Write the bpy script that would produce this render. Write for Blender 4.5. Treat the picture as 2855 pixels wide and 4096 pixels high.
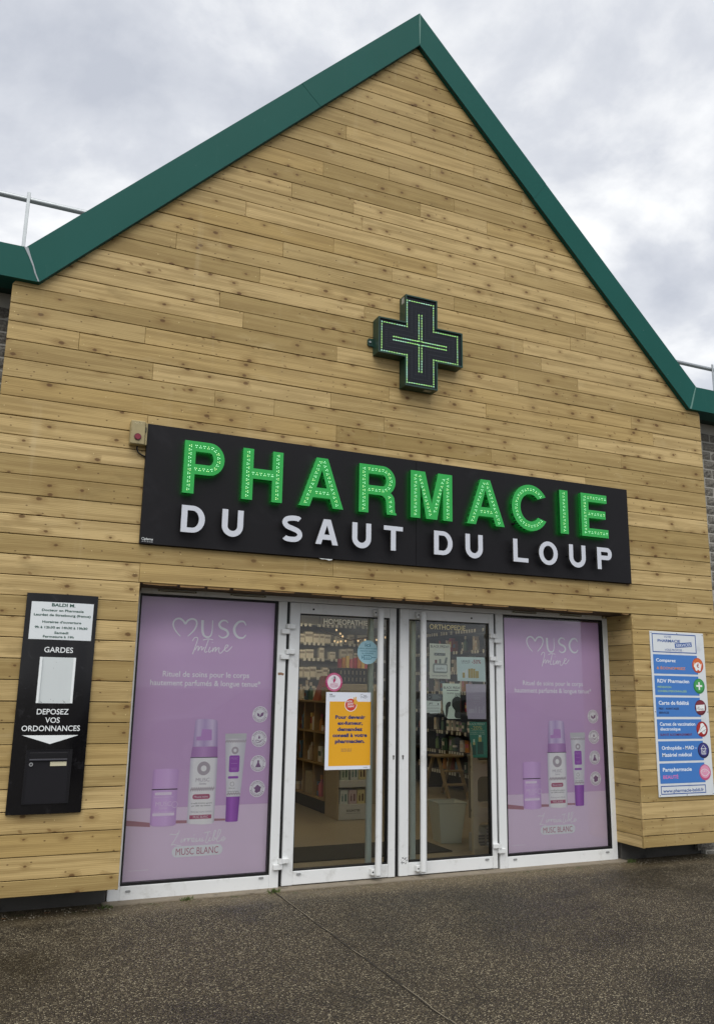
import bpy, bmesh, math, random
from mathutils import Vector, Matrix
random.seed(7)
for o in list(bpy.data.objects):
    bpy.data.objects.remove(o, do_unlink=True)
sc = bpy.context.scene
R = math.radians

# ------------------------------------------------------------------ camera
YAW, PITCH, ROLL = R(23.507), R(12.089), R(0.947)
cam_d = bpy.data.cameras.new('camera')
cam = bpy.data.objects.new('camera', cam_d)
sc.collection.objects.link(cam)
sc.camera = cam
cam_d.sensor_fit = 'VERTICAL'
cam_d.sensor_height = 36.0
cam_d.lens = 36.0 * 3283.54 / 4096.0
cam_d.clip_start, cam_d.clip_end = 0.05, 3000
fw = Vector((math.sin(YAW) * math.cos(PITCH), math.cos(YAW) * math.cos(PITCH), math.sin(PITCH)))
rt = Vector((math.cos(YAW), -math.sin(YAW), 0))
up = rt.cross(fw)
r2 = rt * math.cos(ROLL) + up * math.sin(ROLL)
u2 = up * math.cos(ROLL) - rt * math.sin(ROLL)
cam.matrix_world = Matrix(((r2.x, u2.x, -fw.x, -3.169), (r2.y, u2.y, -fw.y, -6.021), (r2.z, u2.z, -fw.z, 1.501), (0, 0, 0, 1)))

# ------------------------------------------------------------------ sky and sun
SUN_EL, SUN_AZ = R(56), R(203)
world = bpy.data.worlds.new('World')
sc.world = world
world.use_nodes = True
wn, wl = world.node_tree.nodes, world.node_tree.links
wn.clear()


def N(nodes, kind, **kw):
    n = nodes.new(kind)
    for k, v in kw.items():
        setattr(n, k, v)
    return n


sky = N(wn, 'ShaderNodeTexSky', sky_type='NISHITA', sun_disc=False)
sky.sun_elevation = SUN_EL
sky.sun_rotation = SUN_AZ
tc = N(wn, 'ShaderNodeTexCoord')
sep = N(wn, 'ShaderNodeSeparateXYZ')
wl.new(tc.outputs['Generated'], sep.inputs[0])


def wmath(op, a, b=None, c=None):
    n = N(wn, 'ShaderNodeMath', operation=op)
    for i, v in enumerate((a, b, c)):
        if v is None:
            continue
        if isinstance(v, (int, float)):
            n.inputs[i].default_value = v
        else:
            wl.new(v, n.inputs[i])
    return n.outputs[0]


# the cloud deck is a plane overhead: direction divided by height above the horizon
den = wmath('ADD', wmath('MAXIMUM', sep.outputs[2], 0.02), 0.22)
cx = wmath('ADD', wmath('DIVIDE', sep.outputs[0], den), 5.3)
cy = wmath('DIVIDE', sep.outputs[1], den)
comb = N(wn, 'ShaderNodeCombineXYZ')
wl.new(cx, comb.inputs[0])
wl.new(cy, comb.inputs[1])
n1 = N(wn, 'ShaderNodeTexNoise')
n1.inputs['Scale'].default_value = 2.9
n1.inputs['Detail'].default_value = 7
n1.inputs['Roughness'].default_value = 0.56
n1.inputs['Distortion'].default_value = 0.15
wl.new(comb.outputs[0], n1.inputs['Vector'])
n2 = N(wn, 'ShaderNodeTexNoise')
n2.inputs['Scale'].default_value = 0.8
n2.inputs['Detail'].default_value = 3
wl.new(comb.outputs[0], n2.inputs['Vector'])
mixn = wmath('ADD', wmath('MULTIPLY', n1.outputs[0], 0.70), wmath('MULTIPLY', n2.outputs[0], 0.30))
ramp = N(wn, 'ShaderNodeValToRGB')
ramp.color_ramp.elements[0].position = 0.40
ramp.color_ramp.elements[0].color = (0.55, 0.58, 0.65, 1)
ramp.color_ramp.elements[1].position = 0.60
ramp.color_ramp.elements[1].color = (0.99, 1.0, 1.01, 1)
e = ramp.color_ramp.elements.new(0.5)
e.color = (0.70, 0.725, 0.78, 1)
wl.new(mixn, ramp.inputs[0])
skymul = N(wn, 'ShaderNodeMix', data_type='RGBA', blend_type='MULTIPLY')
skymul.inputs[0].default_value = 1
skymul.inputs[7].default_value = (0.1, 0.1, 0.1, 1)
wl.new(sky.outputs[0], skymul.inputs[6])
cloudmix = N(wn, 'ShaderNodeMix', data_type='RGBA')
cloudmix.inputs[0].default_value = 0.93
wl.new(skymul.outputs[2], cloudmix.inputs[6])
wl.new(ramp.outputs[0], cloudmix.inputs[7])
bg = N(wn, 'ShaderNodeBackground')
bg.inputs[1].default_value = 0.66
wl.new(cloudmix.outputs[2], bg.inputs[0])
wo = N(wn, 'ShaderNodeOutputWorld')
wl.new(bg.outputs[0], wo.inputs[0])

sun_d = bpy.data.lights.new('sun', 'SUN')
sun_d.energy = 1.5
sun_d.angle = R(60)
sun_d.color = (1.0, 0.97, 0.92)
sun = bpy.data.objects.new('sun', sun_d)
sc.collection.objects.link(sun)
sdir = Vector((math.sin(SUN_AZ) * math.cos(SUN_EL), math.cos(SUN_AZ) * math.cos(SUN_EL), math.sin(SUN_EL)))
sun.rotation_euler = sdir.to_track_quat('Z', 'Y').to_euler()

vs = sc.view_settings
vs.view_transform = 'Standard'
vs.look = 'None'
vs.exposure = 0.72
vs.gamma = 1
vs.use_curve_mapping = False


# ------------------------------------------------------------------ materials
def lin(h):
    h = h.lstrip('#')
    out = []
    for i in (0, 2, 4):
        c = int(h[i:i + 2], 16) / 255
        out.append(c / 12.92 if c <= 0.04045 else ((c + 0.055) / 1.055) ** 2.4)
    return (*out, 1)


MATS = {}


class NT:
    """small helper round a node tree"""
    def __init__(s, m):
        m.use_nodes = True
        s.n, s.l = m.node_tree.nodes, m.node_tree.links
        s.n.clear()
        s.out = s.n.new('ShaderNodeOutputMaterial')

    def node(s, kind, **kw):
        return N(s.n, kind, **kw)

    def put(s, sock, v):
        if isinstance(v, bpy.types.NodeSocket):
            s.l.new(v, sock)
        else:
            sock.default_value = v

    def math(s, op, a, b=0.0, c=0.0, clamp=False):
        n = s.node('ShaderNodeMath', operation=op, use_clamp=clamp)
        for i, v in enumerate((a, b, c)):
            s.put(n.inputs[i], v)
        return n.outputs[0]

    def mix(s, f, a, b, blend='MIX'):
        n = s.node('ShaderNodeMix', data_type='RGBA', blend_type=blend)
        s.put(n.inputs[0], f)
        s.put(n.inputs[6], a)
        s.put(n.inputs[7], b)
        return n.outputs[2]

    def noise(s, vec, scale, detail=3, rough=0.5, dist=0.0):
        n = s.node('ShaderNodeTexNoise')
        s.put(n.inputs['Vector'], vec)
        n.inputs['Scale'].default_value = scale
        n.inputs['Detail'].default_value = detail
        n.inputs['Roughness'].default_value = rough
        n.inputs['Distortion'].default_value = dist
        return n.outputs[0]

    def ramp(s, f, stops):
        n = s.node('ShaderNodeValToRGB')
        els = n.color_ramp.elements
        els[0].position, els[0].color = stops[0]
        els[1].position, els[1].color = stops[-1]
        for p_, c_ in stops[1:-1]:
            x = els.new(p_)
            x.color = c_
        s.put(n.inputs[0], f)
        return n.outputs[0]

    def step(s, v, lo, hi):
        n = s.node('ShaderNodeMapRange', interpolation_type='SMOOTHSTEP')
        s.put(n.inputs[0], v)
        s.put(n.inputs[1], lo)
        s.put(n.inputs[2], hi)
        return n.outputs[0]

    def vec(s, x, y, z=0.0):
        n = s.node('ShaderNodeCombineXYZ')
        for i, v in enumerate((x, y, z)):
            s.put(n.inputs[i], v)
        return n.outputs[0]

    def pos(s):
        g = s.node('ShaderNodeNewGeometry')
        p = s.node('ShaderNodeSeparateXYZ')
        s.l.new(g.outputs['Position'], p.inputs[0])
        return g.outputs['Position'], p.outputs[0], p.outputs[1], p.outputs[2]

    def rnd(s):
        return s.node('ShaderNodeObjectInfo').outputs['Random']

    def bump(s, h, strength, dist):
        n = s.node('ShaderNodeBump')
        n.inputs['Strength'].default_value = strength
        n.inputs['Distance'].default_value = dist
        s.put(n.inputs['Height'], h)
        return n.outputs[0]

    def principled(s, col, rough=0.5, metal=0.0, normal=None, emit=None, es=0.0, spec=0.5):
        b = s.node('ShaderNodeBsdfPrincipled')
        s.put(b.inputs['Base Color'], col)
        s.put(b.inputs['Roughness'], rough)
        b.inputs['Metallic'].default_value = metal
        b.inputs['Specular IOR Level'].default_value = spec
        if normal is not None:
            s.l.new(normal, b.inputs['Normal'])
        if emit is not None:
            s.put(b.inputs['Emission Color'], emit)
            b.inputs['Emission Strength'].default_value = es
        s.l.new(b.outputs[0], s.out.inputs[0])
        return b


def mat(name, col, rough=0.5, metal=0.0, emit=None, es=0.0, spec=0.5, vary=0.0, vscale=3.0, dirt=None, dirt_amt=0.0, dscale=6.0):
    """plain material with faint uneven colour, and dirt with a shape of its own where asked"""
    if name in MATS:
        return MATS[name]
    m = bpy.data.materials.new(name)
    t = NT(m)
    c = lin(col) if isinstance(col, str) else col
    if vary or dirt:
        p, x, y, z = t.pos()
        if vary:
            n = t.noise(p, vscale, 4, 0.6)
            f = t.math('MULTIPLY_ADD', t.math('SUBTRACT', n, 0.5), vary * 2, 1.0)
            c = t.mix(1.0, c, t.vec(f, f, f), 'MULTIPLY')
        if dirt:
            n = t.noise(p, dscale, 6, 0.7, 0.4)
            c = t.mix(t.math('MULTIPLY', t.step(n, 0.54, 0.72), dirt_amt), c, lin(dirt))
    e_ = lin(emit) if isinstance(emit, str) else emit
    t.principled(c, rough, metal, None, e_, es, spec)
    MATS[name] = m
    return m


def glass(name, tint=(1, 1, 1, 1), ior=1.5):
    m = bpy.data.materials.new(name)
    t = NT(m)
    fr = t.node('ShaderNodeFresnel')
    fr.inputs[0].default_value = ior
    tr = t.node('ShaderNodeBsdfTransparent')
    tr.inputs[0].default_value = tint
    gl = t.node('ShaderNodeBsdfGlossy')
    gl.inputs['Roughness'].default_value = 0.0
    mx = t.node('ShaderNodeMixShader')
    t.l.new(fr.outputs[0], mx.inputs[0])
    t.l.new(tr.outputs[0], mx.inputs[1])
    t.l.new(gl.outputs[0], mx.inputs[2])
    t.l.new(mx.outputs[0], t.out.inputs[0])
    MATS[name] = m
    return m


def wood(name, axis='x', tones=('#b2975f', '#cfb580', '#9d8653', '#c1a874')):
    """treated softwood cladding: tone per board, streaks along the grain, round knots and pin knots"""
    m = bpy.data.materials.new(name)
    t = NT(m)
    p, x, y, z = t.pos()
    al = x if axis == 'x' else y
    r = t.rnd()
    u = t.math('MULTIPLY_ADD', r, 57.3, al)
    v = t.math('MULTIPLY_ADD', r, 13.7, z)
    base = t.ramp(t.math('FRACT', t.math('MULTIPLY', r, 7.13)), [(0.0, lin(tones[0])), (0.35, lin(tones[1])), (0.7, lin(tones[2])), (1.0, lin(tones[3]))])
    # cathedral figure
    warp = t.noise(t.vec(t.math('MULTIPLY', u, 0.9), t.math('MULTIPLY', v, 7.0), r), 1.0, 2, 0.5)
    # knots: cells with a random radius
    vo = t.node('ShaderNodeTexVoronoi', voronoi_dimensions='2D')
    vo.inputs['Scale'].default_value = 1.0
    t.l.new(t.vec(t.math('MULTIPLY', u, 4.4), t.math('MULTIPLY', v, 7.2)), vo.inputs['Vector'])
    sepc = t.node('ShaderNodeSeparateColor')
    t.l.new(vo.outputs['Color'], sepc.inputs[0])
    rad = t.math('MULTIPLY', t.step(sepc.outputs[0], 0.25, 1.0), 0.105)
    wob = t.noise(t.vec(u, v), 60, 2)
    dist = t.math('ADD', vo.outputs['Distance'], t.math('MULTIPLY', t.math('SUBTRACT', wob, 0.5), 0.05))
    knot = t.step(dist, t.math('ADD', rad, 0.018), t.math('MULTIPLY', rad, 0.55))
    kb = t.math('MULTIPLY_ADD', t.math('FRACT', t.math('MULTIPLY', r, 23.7)), 0.055, 0.008)
    knot = t.math('MULTIPLY', knot, t.math('GREATER_THAN', rad, kb))
    halo = t.math('MULTIPLY', t.step(dist, t.math('MULTIPLY_ADD', rad, 3.6, 0.05), rad), t.math('GREATER_THAN', rad, kb))
    ringv = t.math('ADD', v, t.math('ADD', t.math('MULTIPLY', warp, 0.075), t.math('MULTIPLY', halo, 0.012)))
    ring = t.math('MULTIPLY_ADD', t.math('SINE', t.math('MULTIPLY', ringv, 520.0)), 0.5, 0.5)
    fine = t.noise(t.vec(t.math('MULTIPLY', u, 2.2), t.math('MULTIPLY', v, 170.0)), 1.0, 3, 0.6)
    bands = t.noise(t.vec(t.math('MULTIPLY', u, 1.1), t.math('MULTIPLY', v, 26.0)), 1.0, 3, 0.55)
    blot = t.noise(t.vec(t.math('MULTIPLY', u, 2.6), t.math('MULTIPLY', v, 6.0)), 1.0, 4, 0.6)
    c = t.mix(t.math('MULTIPLY', t.step(bands, 0.38, 0.64), 0.52), base, lin('#876f42'))
    c = t.mix(t.math('MULTIPLY', t.step(blot, 0.55, 0.80), 0.42), c, lin('#c9b486'))
    c = t.mix(t.math('MULTIPLY', t.step(blot, 0.45, 0.22), 0.45), c, lin('#79673f'))
    c = t.mix(t.math('MULTIPLY', t.math('MULTIPLY', ring, ring), 0.24), c, lin('#7a6334'))
    c = t.mix(t.math('MULTIPLY', t.step(fine, 0.5, 0.75), 0.30), c, lin('#86703f'))
    c = t.mix(t.math('MULTIPLY', halo, 0.38), c, lin('#785b2e'))
    c = t.mix(t.math('MULTIPLY', knot, 0.80), c, lin('#56381a'))
    # pin knots
    vp = t.node('ShaderNodeTexVoronoi', voronoi_dimensions='2D')
    vp.inputs['Scale'].default_value = 1.0
    t.l.new(t.vec(t.math('MULTIPLY', u, 9.0), t.math('MULTIPLY', v, 15.0)), vp.inputs['Vector'])
    sp = t.node('ShaderNodeSeparateColor')
    t.l.new(vp.outputs['Color'], sp.inputs[0])
    pin = t.math('MULTIPLY', t.step(vp.outputs['Distance'], 0.085, 0.04), t.math('GREATER_THAN', sp.outputs[0], t.math('MULTIPLY_ADD', t.math('FRACT', t.math('MULTIPLY', r, 41.3)), 0.30, 0.64)))
    c = t.mix(t.math('MULTIPLY', pin, 0.75), c, lin('#4a3018'))
    # slanted whisker scars on a few boards
    vw = t.node('ShaderNodeTexVoronoi', voronoi_dimensions='2D')
    vw.inputs['Scale'].default_value = 1.0
    t.l.new(t.vec(t.math('MULTIPLY_ADD', v, 5.0, t.math('MULTIPLY', u, 8.0)), t.math('MULTIPLY', v, 9.0)), vw.inputs['Vector'])
    sw = t.node('ShaderNodeSeparateColor')
    t.l.new(vw.outputs['Color'], sw.inputs[0])
    wh = t.math('MULTIPLY', t.step(vw.outputs['Distance'], 0.14, 0.05), t.math('GREATER_THAN', sw.outputs[1], 0.84))
    wh = t.math('MULTIPLY', wh, t.math('GREATER_THAN', t.math('FRACT', t.math('MULTIPLY', r, 11.7)), 0.55))
    c = t.mix(t.math('MULTIPLY', wh, 0.55), c, lin('#6b4820'))
    # rain runs down the whole wall, and slow drifts of weathering across it
    runs = t.noise(t.vec(t.math('MULTIPLY', al, 7.0), t.math('MULTIPLY', z, 0.5)), 1.0, 4, 0.6)
    c = t.mix(t.math('MULTIPLY', t.step(runs, 0.60, 0.80), 0.22), c, lin('#cdbd97'))
    drift = t.noise(p, 0.55, 3, 0.5)
    c = t.mix(t.math('MULTIPLY', t.step(drift, 0.5, 0.72), 0.28), c, lin('#b8a071'))
    hgt = t.math('ADD', t.math('MULTIPLY', fine, 0.6), t.math('MULTIPLY', ring, 0.4))
    t.principled(c, 0.62, 0.0, t.bump(hgt, 0.25, 0.002), spec=0.3)
    MATS[name] = m
    return m


def aggregate(name):
    """exposed aggregate paving: pale and brown pebbles in a dark binder, damp in places"""
    m = bpy.data.materials.new(name)
    t = NT(m)
    p, x, y, z = t.pos()
    vo = t.node('ShaderNodeTexVoronoi', voronoi_dimensions='2D')
    vo.inputs['Scale'].default_value = 118
    t.l.new(p, vo.inputs['Vector'])
    s_ = t.node('ShaderNodeSeparateColor')
    t.l.new(vo.outputs['Color'], s_.inputs[0])
    stone = t.ramp(s_.outputs[0], [(0.0, lin('#2d2820')), (0.45, lin('#463d2f')), (0.72, lin('#5f5543')), (0.88, lin('#7a7059')), (1.0, lin('#aea48a'))])
    edge = t.step(vo.outputs['Distance'], 0.30, 0.62)
    c = t.mix(edge, stone, lin('#241e14'))
    big = t.noise(p, 0.75, 5, 0.62, 0.5)
    mid = t.noise(p, 3.4, 4, 0.6)
    wet = t.step(t.math('MULTIPLY_ADD', mid, 0.3, big), 0.56, 0.78)
    f = t.math('MULTIPLY_ADD', wet, -0.48, 1.0)
    c = t.mix(1.0, c, t.vec(f, f, f), 'MULTIPLY')
    spots = t.noise(p, 17, 2)
    c = t.mix(t.math('MULTIPLY', t.step(spots, 0.72, 0.80), 0.5), c, lin('#241f19'))
    gum = t.node('ShaderNodeTexVoronoi', voronoi_dimensions='2D')
    gum.inputs['Scale'].default_value = 1.9
    t.l.new(p, gum.inputs['Vector'])
    c = t.mix(t.math('MULTIPLY', t.step(gum.outputs['Distance'], 0.034, 0.022), 0.75), c, lin('#1c1813'))
    pale = t.noise(p, 2.3, 5, 0.75, 0.8)
    c = t.mix(t.math('MULTIPLY', t.step(pale, 0.70, 0.78), 0.35), c, lin('#8f8878'))
    # paler washed gravel and moss close to the shop front
    nearw = t.math('MULTIPLY', t.step(t.math('MULTIPLY_ADD', mid, 0.35, y), 0.02, 0.36), 0.55)
    c = t.mix(nearw, c, t.mix(0.5, stone, lin('#8d7c5e')))
    moss = t.math('MULTIPLY', t.step(t.noise(p, 7.5, 4, 0.7), 0.56, 0.66), t.step(t.math('MULTIPLY_ADD', mid, 0.3, y), 0.15, 0.34))
    c = t.mix(t.math('MULTIPLY', moss, 0.6), c, lin('#3d4522'))
    ro = t.math('MULTIPLY_ADD', wet, -0.22, 0.72)
    t.principled(c, ro, 0, t.bump(t.math('SUBTRACT', 1.0, vo.outputs['Distance']), 0.65, 0.006), spec=0.4)
    MATS[name] = m
    return m


def painted_metal(name, col, streak='#7fa398'):
    m = bpy.data.materials.new(name)
    t = NT(m)
    p, x, y, z = t.pos()
    st = t.noise(t.vec(t.math('MULTIPLY', x, 11.0), t.math('MULTIPLY', z, 0.8)), 1.0, 4, 0.65)
    cl = t.noise(p, 1.3, 4, 0.6)
    c = t.mix(t.math('MULTIPLY', t.step(cl, 0.35, 0.75), 0.25), lin(col), lin('#195c55'))
    c = t.mix(t.math('MULTIPLY', t.step(st, 0.62, 0.82), 0.12), c, lin(streak))
    sp = t.noise(p, 38, 2)
    c = t.mix(t.math('MULTIPLY', t.step(sp, 0.74, 0.80), 0.35), c, lin('#9ab3aa'))
    t.principled(c, 0.42, 0, t.bump(t.noise(p, 2.2, 2), 0.12, 0.02), spec=0.16)
    MATS[name] = m
    return m


def print_grad(name, stops):
    """flat print whose ink runs across the picture of a round bottle"""
    m = bpy.data.materials.new(name)
    t = NT(m)
    g = t.node('ShaderNodeTexCoord')
    s_ = t.node('ShaderNodeSeparateXYZ')
    t.l.new(g.outputs['Generated'], s_.inputs[0])
    c = t.ramp(s_.outputs[0], [(p_, lin(c_)) for p_, c_ in stops])
    t.principled(c, 0.5)
    MATS[name] = m
    return m


WOOD = wood('clad_wood')
WOODY = wood('clad_wood_reveal', 'y')
GREEN = painted_metal('green_sheet', '#12524a')
DGREEN = mat('dark_green_soffit', '#16332c', 0.6)
WHITE = mat('white_frame', '#dfe1e1', 0.38, vary=0.05, vscale=5, dirt='#8d8a80', dirt_amt=0.32, dscale=7)
BLACK = mat('black_rubber', '#0c0c0d', 0.5)
BACKING = mat('dark_membrane', '#14100b', 0.9)
GLASS = glass('door_glass', (0.95, 0.97, 0.95, 1), 1.52)
WGLASS = glass('window_glass', (0.99, 0.99, 0.99, 1), 1.36)
PANEL = mat('anthracite_panel', '#19181b', 0.5, vary=0.15, vscale=2.0, spec=.18, dirt='#2c2b2f', dirt_amt=.3, dscale=3)
BGLOSS = mat('black_gloss_panel', '#100f11', 0.10, vary=0.10, dirt='#3a3a3d', dirt_amt=0.3, dscale=14, spec=.35)
BMATT = mat('black_satin', '#141316', 0.4, spec=.3)
INKW = mat('white_print', '#e6eaea', 0.5)
GREYM = mat('galvanised', '#a9aeb0', 0.42, 0.7, vary=0.12, vscale=20)
LEAD = mat('lead_flashing', '#90989b', 0.55, 0.3, vary=0.25, vscale=25)
STEEL = mat('steel', '#c2c4c4', 0.3, 0.9)


# ------------------------------------------------------------------ mesh helpers
COL = sc.collection


class MB:
    def __init__(s):
        s.v, s.f, s.m = [], [], []

    def add(s, vs_, fs, mi=0):
        k = len(s.v)
        s.v += [tuple(q) for q in vs_]
        s.f += [tuple(i + k for i in f) for f in fs]
        s.m += [mi] * len(fs)
        return s

    def box(s, x0, x1, y0, y1, z0, z1, mi=0):
        return s.add([(x0, y0, z0), (x1, y0, z0), (x1, y1, z0), (x0, y1, z0), (x0, y0, z1), (x1, y0, z1), (x1, y1, z1), (x0, y1, z1)],
                     [(0, 3, 2, 1), (4, 5, 6, 7), (0, 1, 5, 4), (1, 2, 6, 5), (2, 3, 7, 6), (3, 0, 4, 7)], mi)

    def cbox(s, x0, x1, y0, y1, z0, z1, c=0.003, mi=0):
        """box with chamfered edges"""
        b = bmesh.new()
        bmesh.ops.create_cube(b, size=1)
        for q in b.verts:
            q.co = Vector(((x0 + x1) / 2 + q.co.x * (x1 - x0), (y0 + y1) / 2 + q.co.y * (y1 - y0), (z0 + z1) / 2 + q.co.z * (z1 - z0)))
        bmesh.ops.bevel(b, geom=b.edges[:], offset=c, segments=1, affect='EDGES')
        b.verts.index_update()
        s.add([q.co[:] for q in b.verts], [[q.index for q in f.verts] for f in b.faces], mi)
        b.free()
        return s

    def prism(s, pts, y0, y1, mi=0, c=0.0):
        """polygon in x,z from y0 (front) to y1; c chamfers the front"""
        n = len(pts)
        if c:
            cxm = sum(p[0] for p in pts) / n
            czm = sum(p[1] for p in pts) / n
            ins = []
            for px, pz in pts:
                ins.append((px - c * (1 if px > cxm else -1), pz - c * (1 if pz > czm else -1)))
            vv = [(a, y0, b) for a, b in ins] + [(a, y0 + c, b) for a, b in pts] + [(a, y1, b) for a, b in pts]
            ff = [tuple(range(n))] + [tuple(range(3 * n - 1, 2 * n - 1, -1))]
            for i in range(n):
                j = (i + 1) % n
                ff += [(i, i + n, j + n, j), (i + n, i + 2 * n, j + 2 * n, j + n)]
        else:
            vv = [(a, y0, b) for a, b in pts] + [(a, y1, b) for a, b in pts]
            ff = [tuple(range(n)), tuple(range(2 * n - 1, n - 1, -1))]
            ff += [(i, i + n, (i + 1) % n + n, (i + 1) % n) for i in range(n)]
        return s.add(vv, ff, mi)

    def poly(s, pts, y, mi=0):
        return s.add([(a, y, b) for a, b in pts], [tuple(range(len(pts)))], mi)

    def rect(s, x0, x1, z0, z1, y, mi=0):
        return s.poly([(x0, z0), (x1, z0), (x1, z1), (x0, z1)], y, mi)

    def disc(s, cx_, cz_, rx, rz, y, n=20, mi=0):
        return s.poly([(cx_ + rx * math.cos(k * 2 * math.pi / n), cz_ + rz * math.sin(k * 2 * math.pi / n)) for k in range(n)], y, mi)

    def ring(s, cx_, cz_, r0, r1, y, n=24, mi=0):
        a = [(cx_ + r0 * math.cos(k * 2 * math.pi / n), y, cz_ + r0 * math.sin(k * 2 * math.pi / n)) for k in range(n)]
        b = [(cx_ + r1 * math.cos(k * 2 * math.pi / n), y, cz_ + r1 * math.sin(k * 2 * math.pi / n)) for k in range(n)]
        return s.add(a + b, [(i, (i + 1) % n, (i + 1) % n + n, i + n) for i in range(n)], mi)

    def stroke(s, pts, y, w, mi=0, sub=5, taper=None):
        P = smooth(pts, sub)
        n = len(P)
        L_, R_ = [], []
        for i, (a, b) in enumerate(P):
            p0, p1 = P[max(i - 1, 0)], P[min(i + 1, n - 1)]
            tx, tz = p1[0] - p0[0], p1[1] - p0[1]
            q = math.hypot(tx, tz) or 1
            ww = (w(i / (n - 1)) if callable(w) else w) / 2
            L_.append((a - tz / q * ww, y - i * 2e-6, b + tx / q * ww))
            R_.append((a + tz / q * ww, y - i * 2e-6, b - tx / q * ww))
        return s.add(L_ + R_, [(i, i + 1, i + 1 + n, i + n) for i in range(n - 1)], mi)

    def cyl(s, p0, p1, r0, r1=None, n=14, mi=0, cap=True):
        r1 = r0 if r1 is None else r1
        a, b = Vector(p0), Vector(p1)
        d = (b - a).normalized()
        q = d.orthogonal().normalized()
        w = d.cross(q)
        vv = []
        for c, r in ((a, r0), (b, r1)):
            vv += [tuple(c + (q * math.cos(k * 2 * math.pi / n) + w * math.sin(k * 2 * math.pi / n)) * r) for k in range(n)]
        ff = [(i, (i + 1) % n, (i + 1) % n + n, i + n) for i in range(n)]
        if cap:
            ff += [tuple(range(n - 1, -1, -1)), tuple(range(n, 2 * n))]
        return s.add(vv, ff, mi)

    def lathe(s, c, prof, n=16, mi=0):
        """profile of (radius, z) turned round the vertical through c=(x,y)"""
        vv, ff = [], []
        for r, z in prof:
            vv += [(c[0] + r * math.cos(k * 2 * math.pi / n), c[1] + r * math.sin(k * 2 * math.pi / n), z) for k in range(n)]
        for j in range(len(prof) - 1):
            for i in range(n):
                ff.append((j * n + i, j * n + (i + 1) % n, (j + 1) * n + (i + 1) % n, (j + 1) * n + i))
        ff += [tuple(range(n - 1, -1, -1)), tuple(range((len(prof) - 1) * n, len(prof) * n))]
        return s.add(vv, ff, mi)

    def tube(s, pts, r, n=8, mi=0):
        for a, b in zip(pts[:-1], pts[1:]):
            s.cyl(a, b, r, n=n, mi=mi)
        return s

    def mesh(s, name, mats, smooth_=False):
        me = bpy.data.meshes.new(name)
        me.from_pydata(s.v, [], s.f)
        for m in (mats if isinstance(mats, (list, tuple)) else [mats]):
            me.materials.append(m)
        if any(s.m):
            me.polygons.foreach_set('material_index', s.m)
        b = bmesh.new()
        b.from_mesh(me)
        bmesh.ops.recalc_face_normals(b, faces=b.faces[:])
        b.to_mesh(me)
        b.free()
        if smooth_:
            me.polygons.foreach_set('use_smooth', [True] * len(me.polygons))
            try:
                me.set_sharp_from_angle(angle=R(40))
            except Exception:
                pass
        me.update()
        return me

    def build(s, name, mats, parent=None, smooth_=False):
        return link(name, s.mesh(name, mats, smooth_), parent)


def link(name, me, parent=None, loc=None):
    o = bpy.data.objects.new(name, me)
    COL.objects.link(o)
    if parent is not None:
        o.parent = parent
        if parent.type == 'EMPTY':
            o.matrix_parent_inverse = Matrix.Translation(-parent.location)
    if loc is not None:
        o.location = loc
    return o


def thing(name, label, cat, loc=(0, 0, 0), group=None):
    o = bpy.data.objects.new(name, None)
    o.empty_display_size = 0.1
    COL.objects.link(o)
    o.location = loc
    return tag(o, label, cat, group)


def tag(o, label, cat, group=None):
    o['label'] = label
    o['category'] = cat
    if group:
        o['group'] = group
    return o


def struct(o):
    o['kind'] = 'structure'
    return o


def stuff(o):
    o['kind'] = 'stuff'
    return o


def smooth(pts, sub=5):
    if len(pts) < 3 or sub < 2:
        return pts
    out = []
    for i in range(len(pts) - 1):
        p0 = pts[max(i - 1, 0)]
        p1, p2 = pts[i], pts[i + 1]
        p3 = pts[min(i + 2, len(pts) - 1)]
        for k in range(sub):
            t = k / sub
            out.append(tuple(0.5 * (2 * p1[j] + (p2[j] - p0[j]) * t + (2 * p0[j] - 5 * p1[j] + 4 * p2[j] - p3[j]) * t * t + (3 * p1[j] - p0[j] - 3 * p2[j] + p3[j]) * t ** 3) for j in (0, 1)))
    out.append(tuple(pts[-1]))
    return out


def arc(cx_, cz_, rx, rz, a0, a1, n=12):
    return [(cx_ + rx * math.cos(R(a0 + (a1 - a0) * k / n)), cz_ + rz * math.sin(R(a0 + (a1 - a0) * k / n))) for k in range(n + 1)]


_tc = {}


def text_mesh(s, bold=0.0):
    """filled flat outline of a line of text; x along, y up, size 1"""
    k = (s, bold)
    if k not in _tc:
        cu = bpy.data.curves.new('t', 'FONT')
        cu.body = s
        cu.resolution_u = 3
        cu.offset = bold
        ob = bpy.data.objects.new('t', cu)
        me = bpy.data.meshes.new_from_object(ob)
        _tc[k] = ([tuple(v.co[:2]) for v in me.vertices], [tuple(p.vertices) for p in me.polygons])
        bpy.data.objects.remove(ob)
        bpy.data.meshes.remove(me)
    return _tc[k]


def cap_h(bold):
    v, _ = text_mesh('H', bold)
    return max(q[1] for q in v), min(q[1] for q in v)


def txt(mb, s, x0, x1, zb, zt, y, bold=0.0, mi=0, slant=0.0, tilt=0.0):
    """text fitted to x0..x1, baseline zb, capital height up to zt"""
    v, f = text_mesh(s, bold)
    if not v:
        return
    a, b = min(q[0] for q in v), max(q[0] for q in v)
    hi, lo = cap_h(bold)
    sx, sz = (x1 - x0) / (b - a), (zt - zb) / (hi - lo)
    mb.add([(x0 + (q[0] - a) * sx + slant * (q[1] - lo) * sz, y, zb + (q[1] - lo) * sz + tilt * (q[0] - a) * sx) for q in v], f, mi)


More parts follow.
